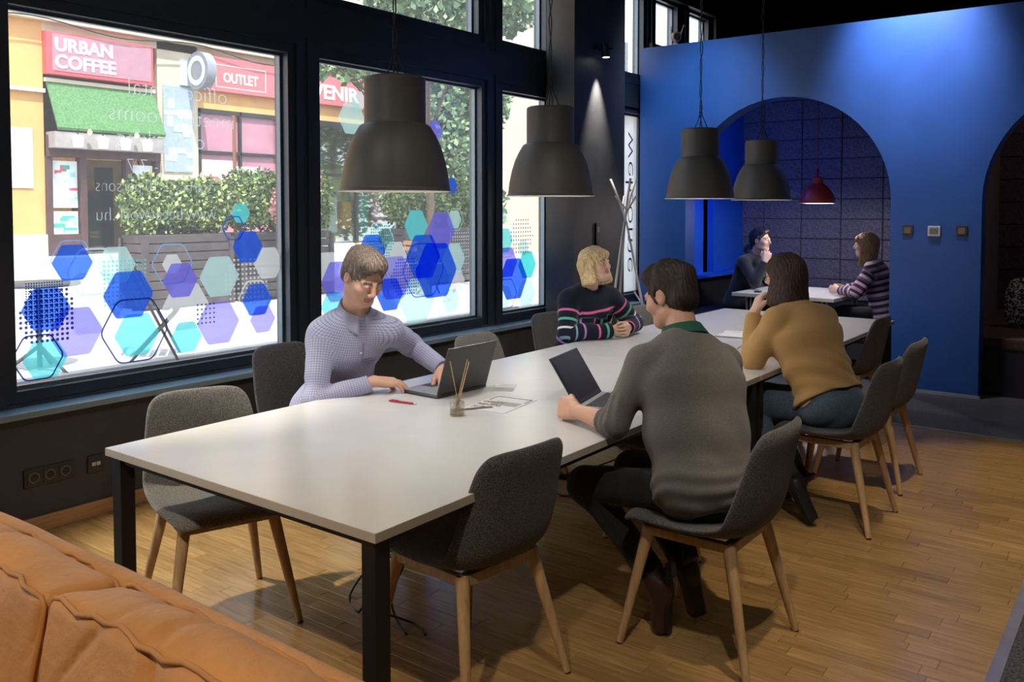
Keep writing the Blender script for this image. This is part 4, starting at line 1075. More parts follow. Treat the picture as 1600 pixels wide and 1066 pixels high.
# planting : crowns are clouds of folded leaves on real twigs
def leaf_mats(tag_, c0, c1):
    return [mat('leaf_'+tag_+str(i), tuple(a+(b-a)*i/2 for a, b in zip(c0, c1)), .6, var=.25, scale=4) for i in range(3)]
L_hedge = leaf_mats('hedge', (.04,.09,.02), (.30,.38,.12)); L_tree = leaf_mats('tree', (.05,.11,.05), (.22,.32,.15)); L_pink = leaf_mats('pink', (.45,.16,.16), (.62,.30,.26))
def leaves(name, blobs, n, size, mats_, parent, seed=1):
    r = np.random.RandomState(seed); b = MB(); vol = [rx*ry*rz for (_, (rx,ry,rz)) in blobs]; pr = np.array(vol)/sum(vol)
    for k in range(n):
        c, rr = blobs[r.choice(len(blobs), p=pr)]
        d = r.normal(size=3); d /= np.linalg.norm(d); q = (.55+.45*r.rand()**.6)
        p = Vector(np.array(c)+d*np.array(rr)*q)
        a = Vector(r.normal(size=3)).normalized(); u = a.orthogonal().normalized(); s = size*(.6+.8*r.rand())
        b.add([p, p+a*s*.5+u*s*.28+Vector((0,0,-.1*s)), p+a*s, p+a*s*.5-u*s*.28+Vector((0,0,-.1*s))], [(0,1,2),(0,2,3)], mats_[min(2,int(r.rand()*3))])
    me_o = b.build(name, parent); me_o['kind'] = 'stuff'; return me_o
M_bark = mat('bark', (.12,.08,.05), .9, var=.3, scale=20)
M_plb = mat('dark_planter_timber', (.075,.06,.06), .8, var=.25, scale=6)
def hedge(y0, y1, x, ztop, label, seed, sz=.10, mats_=None, n=2600):
    t = thing('planter_hedge', (x,(y0+y1)/2,SG), 0, label, 'planter', None); L = (y1-y0)/2
    zb = .90
    k = 0; z = .04
    while z < zb-.02:
        MB().box((-.28,-L,z),(.28,L,z+.105),M_plb,.006).build('plank', t); z += .118
    for sx in (-.27,.27):
        for sy in (-L,L): MB().box((sx-.03,sy-.035,0),(sx+.03,sy+.035,zb+.03),M_plb).build('corner_post', t)
    r = random.Random(seed)
    blobs = [((r.uniform(-.08,.08), -L+.2+i*(2*L-.4)/max(1,int(L*5)), zb+.15+(ztop-SG-zb)*.45), (.30,.34,(ztop-SG-zb)*.62*r.uniform(.8,1.12))) for i in range(int(L*5)+1)]
    leaves('foliage', blobs, n, sz, mats_ or L_hedge, t, seed)
    sb = MB()
    for i in range(8): yy = -L+.15+i*(2*L-.3)/7; sb.tube((0,yy,zb-.1),(r.uniform(-.1,.1),yy+r.uniform(-.1,.1),ztop-SG-.1),.012,.005,M_bark,6)
    sb.build('stems', t)
hedge(5.95,7.20,-10.5,1.84,'dark slatted planter with a bright green hedge before the coffee shop', 1, .065, None, 8500)
hedge(7.34,8.9,-10.4,2.05,'dark slatted planter with shrubs behind the upper blue hexagons', 4, .065, None, 7000)
hedge(10.3,12.5,-10.2,2.0,'dark slatted planter with a loose green shrub seen through the second window', 7, .075, None, 8000)
MB().box((2.2,-2.2,4.3),(2.26,-1.4,5.0),cW).build('wall_sign', fb2)
pk_ = thing('flowering_shrub', (-9.75,7.85,SG), 0, 'pink flowering shrub at the right edge of the first window', 'shrub')
leaves('blossom', [((0,0,1.35),(.22,.32,.38)),((.05,.2,1.75),(.2,.25,.25))], 1400, .06, L_pink, pk_, 55); MB().tube((0,0,0),(0,0,1.3),.02,.01,M_bark,8).build('stem', pk_)
def tree(x, y, h, blobs, label, n, sz, seed, rt=.12):
    t = thing('tree', (x,y,SG), 0, label, 'tree')
    MB().path([(0,0,0),(.05,.02,h*.3),(-.04,.06,h*.6),(.02,0,h*.85)], [rt,rt*.85,rt*.7,rt*.4], M_bark, 10).build('trunk', t)
    bb = MB(); r = random.Random(seed)
    for c, rr in blobs:
        bb.path([(0,0,h*.5),tuple(.5*v for v in c[:2])+(c[2]*.8,),c], [rt*.4,rt*.25,.01], M_bark, 6)
    bb.build('branches', t); leaves('crown', blobs, n, sz, L_tree, t, seed)
tree(-12.2,14.0,4.2,[((0,-.1,2.7),(1.0,1.3,1.2)),((.1,.3,3.8),(1.0,1.2,1.1)),((-.2,-.5,1.6),(.8,.9,.8)),((0,.5,1.4),(.9,.9,.8))],'dense green tree filling the second window behind the nearest pendant', 9000, .16, 21)
tree(-8.8,9.6,4.6,[((.1,-1.75,3.22),(.45,.75,.22)),((.1,-2.3,3.45),(.45,.55,.22)),((.3,-.2,4.2),(.9,1.1,.5)),((.3,1.0,4.5),(.9,1.0,.5))],'street tree whose leafy branches hang in front of the red fascia', 5000, .13, 33, .06)
tree(-9.0,11.3,7.2,[((.2,-2.6,5.3),(1.1,2.0,.6)),((.2,-.6,6.0),(1.2,1.8,.7))],'street tree whose leaves show in the upper transom window', 5000, .15, 41, .05)
# bistro table and folding chairs on the pavement
def bistro(x, y, label):
    t = thing('bistro_table', (x,y,SG), .3, label, 'table')
    m = mat('dark_outdoor_metal', (.03,.035,.045), .5)
    MB().lathe([(0,.70),(.30,.70),(.31,.712),(.30,.725),(0,.725)], m, 32).build('tabletop', t)
    MB().tube((0,0,.05),(0,0,.70),.02,.02,m).build('pedestal', t)
    for k in range(3):
        a = k*2*PI/3; MB().tube((0,0,.22),(.30*math.cos(a),.30*math.sin(a),.0),.016,.012,m).build('foot', t)
bistro(-7.15,3.25,'small dark round bistro table on the pavement behind the dotted hexagon')
def fold_chair(x, y, rz, m, label):
    t = thing('outdoor_chair', (x,y,SG), rz, label, 'chair')
    for sx in (-.2,.2):
        MB().tube((sx,.2,0),(sx,-.2,.86),.012,.012,M_blk,8).build('leg', t); MB().tube((sx,-.2,0),(sx,.2,.45),.012,.012,M_blk,8).build('leg', t)
    for k in range(5): MB().box((-.2,-.16+k*.078,.45),(.2,-.10+k*.078,.465),m,.003).build('seat_slat', t)
    for k in range(2): MB().box((-.2,-.205,.66+k*.09),(.2,-.19,.72+k*.09),m,.003).build('back_slat', t)
fold_chair(-7.0,4.15,-.6,M_blackp,'black folding chair on the pavement beside the bistro table')
mo = mat('orange_varnished_slat', (.62,.30,.10), .5, var=.1)
fold_chair(-9.3,8.95,.6,mo,'orange slatted folding chair on the pavement, left of its twin')
fold_chair(-9.2,9.9,-.3,mo,'orange slatted folding chair on the pavement, right of its twin')
# ================================================================== PEOPLE
def nv(v): v = np.array(v,float); return v/np.linalg.norm(v)
def ik(a, b, l1, l2, pole):
    a = np.array(a,float); b = np.array(b,float); d = b-a; L = np.linalg.norm(d); u = d/L
    if L > (l1+l2)*.995: b = a+u*(l1+l2)*.995; L = (l1+l2)*.995
    x = (l1*l1-l2*l2+L*L)/(2*L); hgt = math.sqrt(max(l1*l1-x*x,0)); p = np.array(pole,float)-a; p = p-u*(p@u)
    return a+u*x+nv(p)*hgt, b
def mat_skin(name, c, var=.08):
    m = mat(name, c, .5, var=var, scale=14, spec=.35)
    b = m.node_tree.nodes['Principled BSDF']
    b.inputs['Subsurface Weight'].default_value = .12; b.inputs['Subsurface Radius'].default_value = (.012,.004,.002); b.inputs['Subsurface Scale'].default_value = .6
    return m
def mat_hair(name, c0, c1):
    m = mat_fabric(name, c0, c1, scale=150, rough=.6, big=.2, stretch=(1.5,1.5,.10), bump=.45)
    b = m.node_tree.nodes['Principled BSDF']; b.inputs['Specular IOR Level'].default_value = .45; b.inputs['Sheen Weight'].default_value = 0
    return m
def mat_pat(name, kind, cols, period=.1, rough=.9, bump=.4):
    """cloth whose pattern follows the body: pat = (along, around, which)"""
    m = mat(name, cols[0] if kind == 'check' else cols[0][1], rough, var=0, spec=.2); n, l, b = nodes_of(m); b.inputs['Sheen Weight'].default_value = .1
    at = n.new('ShaderNodeAttribute'); at.attribute_name = 'pat'; sx = n.new('ShaderNodeSeparateXYZ'); l.new(at.outputs['Vector'], sx.inputs[0])
    def mth(op, a, bb=None):
        q = n.new('ShaderNodeMath'); q.operation = op
        for i, v in enumerate((a, bb)):
            if v is None: continue
            if isinstance(v, (int, float)): q.inputs[i].default_value = v
            else: l.new(v, q.inputs[i])
        return q.outputs[0]
    if kind == 'check':
        u = mth('FRACT', mth('MULTIPLY', sx.outputs[0], 1/period)); v = mth('FRACT', mth('MULTIPLY', sx.outputs[1], 1/period))
        a = mth('LESS_THAN', u, .30); c = mth('LESS_THAN', v, .30); s_ = mth('MULTIPLY', mth('ADD', a, c), .5)
        mx = n.new('ShaderNodeMix'); mx.data_type = 'RGBA'; l.new(s_, mx.inputs[0]); mx.inputs[6].default_value = cols[0]+(1,); mx.inputs[7].default_value = cols[1]+(1,)
        l.new(mx.outputs[2], b.inputs['Base Color'])
    else:
        u = mth('FRACT', mth('MULTIPLY', mth('ADD', sx.outputs[0], 3.122), 1/period)); rp = n.new('ShaderNodeValToRGB'); rp.color_ramp.interpolation = 'CONSTANT'; l.new(u, rp.inputs[0])
        el = rp.color_ramp.elements
        el[0].position = 0; el[0].color = cols[0][1]+(1,); el[1].position = cols[1][0]; el[1].color = cols[1][1]+(1,)
        for p_, c in cols[2:]: e = el.new(p_); e.color = c+(1,)
        l.new(rp.outputs[0], b.inputs['Base Color'])
    tcn = n.new('ShaderNodeTexCoord'); nb = n.new('ShaderNodeTexNoise'); nb.inputs['Scale'].default_value = 240; l.new(tcn.outputs['Object'], nb.inputs['Vector'])
    bp = n.new('ShaderNodeBump'); bp.inputs['Strength'].default_value = bump; bp.inputs['Distance'].default_value = .002; l.new(nb.outputs['Fac'], bp.inputs['Height']); l.new(bp.outputs[0], b.inputs['Normal'])
    return m
def hand(S, w, d, n, side, curl, sc=1.0, spread=.12, thumb=(.5,.6)):
    """w wrist, d wrist->knuckles, n the way the palm faces, side = direction of the thumb side; curl per finger (3 joints share it)"""
    w = np.array(w,float); d = nv(d); n = np.array(n,float); n = nv(n-d*(n@d)); t = np.cross(d,n)
    if t@np.array(side,float) < 0: t = -t
    for i, (off, kl, fl_, r) in enumerate(((.030,.088,.072,.0088),(.010,.092,.081,.009),(-.011,.088,.075,.0086),(-.031,.080,.059,.0078))):
        kn = w+(d*kl+t*off)*sc
        S.cap(w+t*off*.55*sc-n*.002, kn, .0165*sc, .0125*sc, .014)
        ang = curl[i] if isinstance(curl,(list,tuple)) else curl
        cur = d*math.cos(spread*off*25)+t*math.sin(spread*off*25); p = kn; acc = 0
        for j, f in enumerate((.46,.30,.24)):
            acc += ang*(.75,1.15,.8)[j]; dd = cur*math.cos(acc)+n*math.sin(acc)
            q = p+dd*fl_*f*sc; S.cap(p, q, r*sc*(1-.07*j), r*sc*(.93-.08*j), .004); p = q
    S.ell(w+d*.045*sc+n*.004, (.036*sc,.036*sc,.017*sc), .015, np.array([t,d,n]).T)
    b0 = w+(d*.025+t*.028+n*.006)*sc; a, c = thumb
    d1 = nv(d*math.cos(a)+t*math.sin(a)+n*.35); b1 = b0+d1*.045*sc; d2 = nv(d*math.cos(a*.4)+t*math.sin(a*.4)+n*c); b2 = b1+d2*.033*sc; d3 = nv(d*math.cos(a*.1)+n*c*1.5-t*.05); b3 = b2+d3*.026*sc
    S.cap(b0,b1,.0155*sc,.012*sc,.012); S.cap(b1,b2,.0112*sc,.0105*sc,.004); S.cap(b2,b3,.0105*sc,.0088*sc,.004)

def person(label, loc, rz, J, sc=1.0, fem=False, h=.0048, hc=.0075, skin=None, top=None, pants=None, shoe=None, hair=None, hairfn=None, head_dir=(0,1,0), head_up=(0,0,1),
           neck_cut=.075, sleeve=(1,1), infl=.014, belly=0.0, foldfn=None, handL=None, handR=None, extras=None, armr=1.0, body_w=1.0, gaze=(0,1,0), seed=1, brow=None, lipc=None, yoke=9.0, lid=0.0, clump=.003, hem=.105, pw=1.0, jaw=1.0, cutn=(0,0.35,1)):
    W2L = lambda p: np.array(Matrix.Rotation(-rz,3,'Z') @ (Vector(p)-Vector(loc)))
    V2L = lambda p: np.array(Matrix.Rotation(-rz,3,'Z') @ Vector(p))
    j = {k: W2L(v) for k, v in J.items()}
    P, N, H = j['pelvis'], j['neck'], j['head']; up = nv(N-P); X = np.array([1.,0,0]); X = nv(X-up*(X@up)); Yf = np.cross(up, X)
    tl = np.linalg.norm(N-P)
    sw = (.165 if fem else .190)*sc*body_w
    shR = j.get('shR', N+X*sw-up*.05*sc+Yf*.01); shL = j.get('shL', N-X*sw-up*.05*sc+Yf*.01)
    ua, fa = .285*sc, .255*sc
    elR, wrR = (j['elR'], j['wrR']) if 'elR' in j else ik(shR, j['wrR'], ua, fa, j.get('poleR', shR+np.array([.3,-.2,-.5])))
    elL, wrL = (j['elL'], j['wrL']) if 'elL' in j else ik(shL, j['wrL'], ua, fa, j.get('poleL', shL+np.array([-.3,-.2,-.5])))
    hipR, hipL = P+np.array([.09*sc,.02,-.01]), P+np.array([-.09*sc,.02,-.01])
    knR, anR, toR, knL, anL, toL = (j[k] for k in ('knR','anR','toR','knL','anL','toL'))
    hd = nv(V2L(head_dir)); hu = V2L(head_up); hx = nv(np.cross(hd,hu)); hu = np.cross(hx,hd); R = np.stack([hx,hd,hu],1); hs = sc*(.96 if fem else 1.0)
    Hp = lambda x,y,z: H+R@(np.array([x,y,z])*hs)
    waist = P+(N-P)*.38; chest = P+(N-P)*.72
    def torso(S, g, k=.05):
        bw = (.88 if fem else 1.0)*sc*body_w
        S.ell(P+np.array([0,0,.01]), ((.180*sc*(1.05 if fem else 1))*(body_w**.5)+g,.130*sc+g,.125*sc+g), k, np.stack([X,Yf,up],1))
        S.cap(P+up*.03, waist, .105*bw+g, (.098+belly*.5)*bw+g, k, X, 1.32)
        S.cap(waist+Yf*belly*.4, chest, (.100+belly)*bw+g, .113*bw+g, k, X, 1.38)
        S.cap(chest, N-up*.07*sc, .113*bw+g, .080*bw+g, k, X, 1.45)
        S.cap(shL*.82+shR*.18, shR*.82+shL*.18, .052*sc+g, .052*sc+g, k*.9)
        S.cap(N+up*.0, shR, .042*sc+g*.6, .050*sc+g, .035); S.cap(N+up*.0, shL, .042*sc+g*.6, .050*sc+g, .035)
        if fem:
            for s_ in (-1,1): S.ell(chest+X*s_*.075*sc+Yf*.085*sc-up*.035*sc, (.06*sc+g,.052*sc+g,.058*sc+g), .04)
    def arm(S, sh, el, wr, g, k=.025, to=1.0, extra=1.0):
        S.cap(sh, el, (.048 if fem else .054)*sc*armr*extra+g, .040*sc*armr*extra+g, k)
        e2 = el+(wr-el)*to; r1 = .040*sc*armr; r2 = .027*sc*armr
        S.cap(el, e2, r1*extra+g, (r1+(r2-r1)*to)*extra+g, k*.6)
    allp = np.array([P,N,H,shR,shL,elR,elL,wrR,wrL,knR,anR,toR,knL,anL,toL,Hp(0,0,.16),wrR+nv(wrR-elR)*.17,wrL+nv(wrL-elL)*.17,P+[0,-.14,-.05]])
    lo = allp.min(0)-.15; hi = allp.max(0)+.15; lo[2] = max(lo[2],-.02)
    # ---- body : one continuous surface
    S = SDF(lo, hi, h)
    torso(S, -.012); arm(S, shR, elR, wrR, -.003, .02); arm(S, shL, elL, wrL, -.003, .02)
    for a, b_, c, t_ in ((hipR,knR,anR,toR),(hipL,knL,anL,toL)):
        S.cap(a,b_,.080*sc,.052*sc,.04); S.cap(b_,c,.052*sc,.034*sc,.02); S.cap(c,c+(t_-c)*.8,.034*sc,.025*sc,.02)
    hr = .056 if not fem else .048
    S.cap(N-up*.03, Hp(0,-.022,-.055), hr*sc*1.02, hr*sc*.98, .03)
    # head
    S.ell(Hp(0,-.014,.030), np.array([.074,.094,.088])*hs, .02, R)
    S.ell(Hp(0,.022,-.030), np.array([.060*jaw,.066,.080])*hs, .03, R)
    S.ell(Hp(0,.052,-.085), np.array([.036*jaw,.030,.026])*hs, .03, R)
    for s_ in (-1,1):
        S.ell(Hp(s_*.038,.058,-.022), np.array([.026,.026,.026])*hs, .02, R)
        S.cap(Hp(s_*.052,.0,-.060), Hp(s_*.026,.055,-.090), .017*hs, .017*hs, .025)
        S.cap(Hp(s_*.012,.086,.022), Hp(s_*.044,.074,.022), .0085*hs, .009*hs, .014)
        S.ell(Hp(s_*.032,.094,.004), np.array([.017,.014,.0105])*hs, .012, R, op='s')
        S.ell(Hp(s_*.074,-.008,-.004), np.array([.010,.019,.031])*hs, .006, R)
        S.ell(Hp(s_*.081,-.004,.002), np.array([.006,.010,.017])*hs, .004, R, op='s')
        S.ell(Hp(s_*.030,.0775+.002*lid,.0115-.0045*lid), np.array([.0155,.0140,.0080+.002*lid])*hs, .005, R)   # upper lid
        S.ell(Hp(s_*.030,.0765,-.0045), np.array([.0145,.0130,.0060])*hs, .005, R)  # lower lid
        S.ell(Hp(s_*.011,.0985,-.031), np.array([.0085,.0095,.0075])*hs, .006, R)
    S.cap(Hp(0,.088,.020), Hp(0,.108,-.022), .0075*hs, .0115*hs, .012)
    S.cap(Hp(-.018,.080,-.0560), Hp(0,.0885,-.0535), .0055*hs, .0070*hs, .006); S.cap(Hp(.018,.080,-.0560), Hp(0,.0885,-.0535), .0055*hs, .0070*hs, .006)
    S.cap(Hp(-.015,.079,-.0650), Hp(.015,.079,-.0650), .0068*hs, .0068*hs, .006); S.ell(Hp(0,.083,-.066), np.array([.014,.008,.007])*hs, .006, R)
    S.cap(Hp(-.020,.090,-.0602), Hp(.020,.090,-.0602), .0026*hs, .0026*hs, .003, op='s')
    for hnd, wr, el in ((handR,wrR,elR),(handL,wrL,elL)):
        if hnd:
            hand(S, wr, V2L(hnd['d']) if 'd' in hnd else wr-el, V2L(hnd.get('n',(0,0,-1))), V2L(hnd['t']), hnd.get('curl',.3), sc*(.93 if fem else 1.02), hnd.get('spread',.12), hnd.get('thumb',(.5,.6)))
    lipm = mat('lip_skin', lipc or (.42,.17,.13), .5, var=.05)
    browm = brow or hair
    def mf(C):
        q = (C-H)@R/hs; out = np.zeros(len(C), np.int32)
        lip = (np.abs(q[:,0]) < .022) & (q[:,1] > .070) & (q[:,2] < -.047) & (q[:,2] > -.0735+np.abs(q[:,0])*.35)
        br = (np.abs(np.abs(q[:,0])-.030) < .019) & (q[:,1] > .060) & (q[:,2] > .020-np.abs(np.abs(q[:,0])-.030)*.2) & (q[:,2] < .030)
        out[lip] = 1; out[br] = 2; return out
    me = S.mesh('person', [skin, lipm, browm], mf, smooth=1)
    root = link('person', me, None, loc, rz); tag(root, label, 'person')
    # eyes
    ew = mat('eye_white', (.55,.52,.50), .25, var=0); ei = mat('eye_iris', (.05,.045,.04), .2, var=0)
    gz = nv(V2L(gaze)); 
    for s_ in (-1,1):
        c = Hp(s_*.0305,.0745,.0035); r_ = .0125*hs; b = MB(); a1 = Vector(gz); ua_ = np.array(a1.orthogonal().normalized()); ub = np.cross(gz,ua_); nn = 14
        prof = [(0,1),(.28,.96),(.50,.866),(.8,.6),(1,0),(.8,-.6),(0,-1)]
        vs = [tuple(c+r_*(pr*(ua_*math.cos(2*PI*i/nn)+ub*math.sin(2*PI*i/nn))+pz*gz)) for pr, pz in prof for i in range(nn)]
        for q in range(len(prof)-1):
            b.add([vs[q*nn+i] for i in range(nn)]+[vs[(q+1)*nn+i] for i in range(nn)], [(i,(i+1)%nn,nn+(i+1)%nn,nn+i) for i in range(nn)], ei if q < 2 else ew, True)
        b.build('eye', root)
    # ---- clothing
    def patf(V):
        out = np.zeros((len(V),3)); ax = (V-P)@up; x = (V-P)@X; y = (V-P)@Yf
        out[:,0] = np.minimum(ax,yoke); out[:,1] = np.arctan2(x, y)*.15
        best = np.full(len(V), .060*sc*armr+infl)
        for sh, el, wr in ((shR,elR,wrR),(shL,elL,wrL)):
            off = 0
            for a, b_ in ((sh,el),(el,wr)):
                d = b_-a; L = np.linalg.norm(d); d = d/L; t = (V-a)@d; tt = np.clip(t,0,L); q = V-a-tt[:,None]*d; dist = np.linalg.norm(q,axis=1)
                m = (dist < best) & (t > .035 if off == 0 else t > -.02)
                e1 = nv(np.cross(d,[.3,.2,1])); e2 = np.cross(d,e1)
                out[m,0] = -(off+t[m])+.50; out[m,1] = np.arctan2(q[m]@e1, q[m]@e2)*.055; out[m,2] = 1; best[m] = dist[m]; off += L
        return out
    S = SDF(lo, hi, hc)
    torso(S, infl, .05)
    for (sh, el, wr, to) in ((shR,elR,wrR,sleeve[1]),(shL,elL,wrL,sleeve[0])):
        arm(S, sh, el, wr, infl*.8, .03, to)
        c = el+(wr-el)*to; dn = nv(wr-el); S.plane(c, dn, c-.095, c+.095) if to > .5 else S.plane(c, dn, c-.085, c+.085)
    nr = neck_cut*sc; S.disp(lambda Xg,Yg,Zg: _fold((Xg,Yg,Zg), seed))
    if foldfn: S.disp(lambda Xg,Yg,Zg: foldfn(Xg,Yg,Zg,P,N,elR,elL,wrR,wrL,X,Yf,up))
    na = nv(Hp(0,-.02,-.06)-N); q_ = neck_cut/.075
    S.ell(N+na*.082*sc+Yf*.008, (.068*sc*q_,.066*sc*q_,.066*sc), .012, op='s')
    S.cap(N+na*.05, N+na*.30, .062*sc*q_, .09*sc*q_, .01, op='s')
    S.plane(P-up*hem*sc-Yf*.02, -up-Yf*.25, P-np.array([.26,.26,.3]), P+np.array([.26,.26,.02 if hem > 0 else .11]))
    link('sweater' if 'sweater' in label or 'jumper' in label or 'hooded' in label or 'striped' in label else 'shirt', S.mesh('top', [top], None, patf, smooth=2), root)
    S = SDF(lo, hi, hc+.001)
    S.ell(P-up*.01, (.156*sc*(body_w**.5)*pw,.116*sc*pw,.110*sc*pw), .05, np.stack([X,Yf,up],1))
    if hem < 0: S.cap(P, P+up*.06*sc, .108*sc*body_w*.9, .106*sc*body_w*.9, .04, X, 1.32)
    for a, b_, c in ((hipR,knR,anR),(hipL,knL,anL)):
        S.cap(a,b_,.086*sc,.067*sc,.04); S.cap(b_,c,.066*sc,.050*sc,.03); dn = nv(c-b_); S.plane(c-dn*.02,dn,c-.1,c+.1)
    S.disp(lambda Xg,Yg,Zg: _fold((Xg,Yg,Zg), seed+3)*1.2)
    link('trousers', S.mesh('trousers', [pants], smooth=2), root)
    for a, t_, nm in ((anR,toR,knR),(anL,toL,knL)):
        S = SDF(np.minimum(a,t_)-.12, np.maximum(a,t_)+.12, .006); dn = nv(t_-a)
        shd = nv(nm-a); S.cap(a+shd*.06, a, .046*sc, .044*sc, .02); S.cap(a, a+dn*.02-shd*.035, .042*sc, .036*sc, .02)
        S.cap(a-shd*.03, t_, .040*sc, .032*sc, .03)
        S.plane(a+shd*.085, shd, a-.12, a+.14)
        so = link('shoe', S.mesh('shoe', [shoe], smooth=2), root)
        fn = nv(shd-dn*(shd@dn)); sd_ = np.cross(fn,dn); S2 = SDF(np.minimum(a,t_)-.14, np.maximum(a,t_)+.14, .006); hc_ = a-fn*.052*sc-dn*.035
        S2.cap(hc_, t_-fn*.030*sc+dn*.02, .007, .006, .01, sd_, 5.2); S2.box(hc_-fn*.008, (.030,.030,.012), .006, .008, np.stack([dn,sd_,fn],1))
        link('sole', S2.mesh('sole', [M_blackp], smooth=1), so)
    # ---- hair
    hlo = H-.22; hhi = H+.22; hlo[2] -= .06
    S = SDF(hlo, hhi, .0048)
    hairfn(S, Hp, R, hs)
    def strands(Xg,Yg,Zg):
        q = [Xg-H[0],Yg-H[1],Zg-H[2]]; a = q[0]*R[0][0]+q[1]*R[1][0]+q[2]*R[2][0]; b_ = q[0]*R[0][1]+q[1]*R[1][1]+q[2]*R[2][1]; c = q[0]*R[0][2]+q[1]*R[1][2]+q[2]*R[2][2]
        th = np.arctan2(a, b_+.02)
        return .0020*np.sin(th*34+5*np.sin(c*30+th*3))+.0014*np.sin(th*71+c*20)+clump*_noise((a,b_,c*.6),60,seed+9)+clump*1.3*_noise((a,b_,c),26,seed+4)
    S.disp(strands)
    link('hair', S.mesh('hair', [hair], smooth=1), root)
    info = dict(root=root,P=P,N=N,H=H,R=R,Hp=Hp,up=up,X=X,Yf=Yf,shR=shR,shL=shL,elR=elR,elL=elL,wrR=wrR,wrL=wrL,hs=hs,sc=sc,lo=lo,hi=hi)
    if extras: extras(info)
    return info
def _fold(P, seed):
    a = _noise(P, 13, seed); b = _noise(P, 30, seed+1)
    return .0055*a+.0032*b+.007*np.exp(-(a*3.4)**2)-.003

def hair_short(full=1.0, nape=-.055, fr=.055):
    def f(S, Hp, R, s):
        S.ell(Hp(0,-.020,.040), np.array([.083,.102,.098])*s*np.array([1,1,full]), .02, R)
        S.ell(Hp(0,.045,.088), np.array([.062,.050,.036])*s, .03, R)
        S.ell(Hp(0,-.062,-.020), np.array([.066,.050,.060])*s, .03, R)
        for q in (-1,1): S.cap(Hp(q*.072,.012,.03), Hp(q*.071,.016,-.008), .012*s, .007*s, .015)
        S.ell(Hp(0,.114,-.020), np.array([.082,.080,.106])*s, .012, R, op='s')
        for q in (-1,1): S.ell(Hp(q*.088,.004,-.022), np.array([.026,.032,.046])*s, .008, R, op='s')
        S.box(Hp(0,0,nape-.08), np.array([.13,.13,.075])*s, .02, .01, R, op='s')
    return f
def hair_bob(length=.12, bang=True, back=.05, flare=0.0):
    def f(S, Hp, R, s):
        S.ell(Hp(0,-.018,.038), np.array([.090,.110,.098])*s, .02, R)
        for q in (-1,1):
            S.cap(Hp(q*.070,-.010,.04), Hp(q*(.082+flare*.4),.004,-length), .026*s, (.022+flare)*s, .03, R[:,1], 1.7)
            S.cap(Hp(q*.060,-.050,.02), Hp(q*(.062+flare*.3),-.045,-length-.005), .040*s, (.030+flare)*s, .03)
        S.cap(Hp(0,-.070,.0), Hp(0,-.060,-length-.01), .055*s, (.040+flare)*s, .03, R[:,0], 1.5)
        S.ell(Hp(0,.128,-.055), np.array([.066,.088,.112])*s, .012, R, op='s')
        S.ell(Hp(0,.04,-.11), np.array([.055,.075,.09])*s, .012, R, op='s')
        if bang:
            S.ell(Hp(0,.070,.062), np.array([.068,.030,.034])*s, .015, R); S.ell(Hp(.02,.082,.045), np.array([.045,.014,.022])*s, .01, R)
        S.box(Hp(0,0,-length-.025-.1), np.array([.2,.2,.1])*s, .01, .01, R, op='s')
    return f
SK1 = mat_skin('fair_skin', (.64,.38,.28)); SK2 = mat_skin('light_skin', (.66,.43,.34)); SK3 = mat_skin('tanned_skin', (.60,.34,.24))
M_jean_d = mat_fabric('black_denim', (.008,.008,.010), (.02,.02,.024), scale=300)
M_jean_b = mat_fabric('blue_denim', (.045,.075,.12), (.12,.17,.24), scale=260)
M_boot = mat('brown_leather_boot', (.045,.018,.014), .5, var=.3, bump=.2)
M_bootk = mat('black_leather_boot', (.012,.011,.012), .45, var=.2)
H_grey = mat_hair('grey_brown_hair', (.055,.037,.027), (.21,.165,.135)); H_dark = mat_hair('dark_brown_hair', (.012,.007,.006), (.045,.026,.020))
H_brown = mat_hair('brown_hair', (.022,.010,.006), (.075,.035,.020)); H_blond = mat_hair('blond_hair', (.46,.30,.13), (.86,.66,.38)); H_lbr = mat_hair('light_brown_hair', (.10,.045,.02), (.32,.17,.08)); H_blk = mat_hair('near_black_hair', (.008,.006,.006), (.03,.022,.02))
T_check = mat_pat('checked_shirt_cotton', 'check', [(.43,.44,.58),(.15,.17,.36)], .0115, .8)
T_grey = mat_fabric('grey_melange_knit', (.085,.078,.072), (.21,.195,.18), scale=420, big=.1, bump=.6, stretch=(1,1,3))
T_must = mat_fabric('mustard_knit', (.40,.235,.085), (.56,.35,.145), scale=420, big=.1, bump=.6, stretch=(1,1,3))
NV = (.010,.012,.028)
T_str = mat_pat('navy_striped_knit', 'stripe', [(0,NV),(.09,(.42,.26,.60)),(.135,NV),(.27,(.22,.42,.62)),(.315,NV),(.45,(.72,.72,.74)),(.495,NV),(.62,(.10,.45,.33)),(.665,NV),(.79,(.72,.16,.36)),(.835,NV)], .36)
T_pur = mat_pat('plum_striped_knit', 'stripe', [(0,(.05,.02,.05)),(.16,(.45,.38,.45)),(.30,(.03,.015,.03)),(.42,(.16,.06,.14)),(.55,(.50,.42,.48)),(.70,(.04,.02,.04)),(.84,(.28,.18,.27))], .20)
T_hood = mat_fabric('navy_hooded_cotton', (.010,.011,.018), (.028,.03,.045), scale=300)

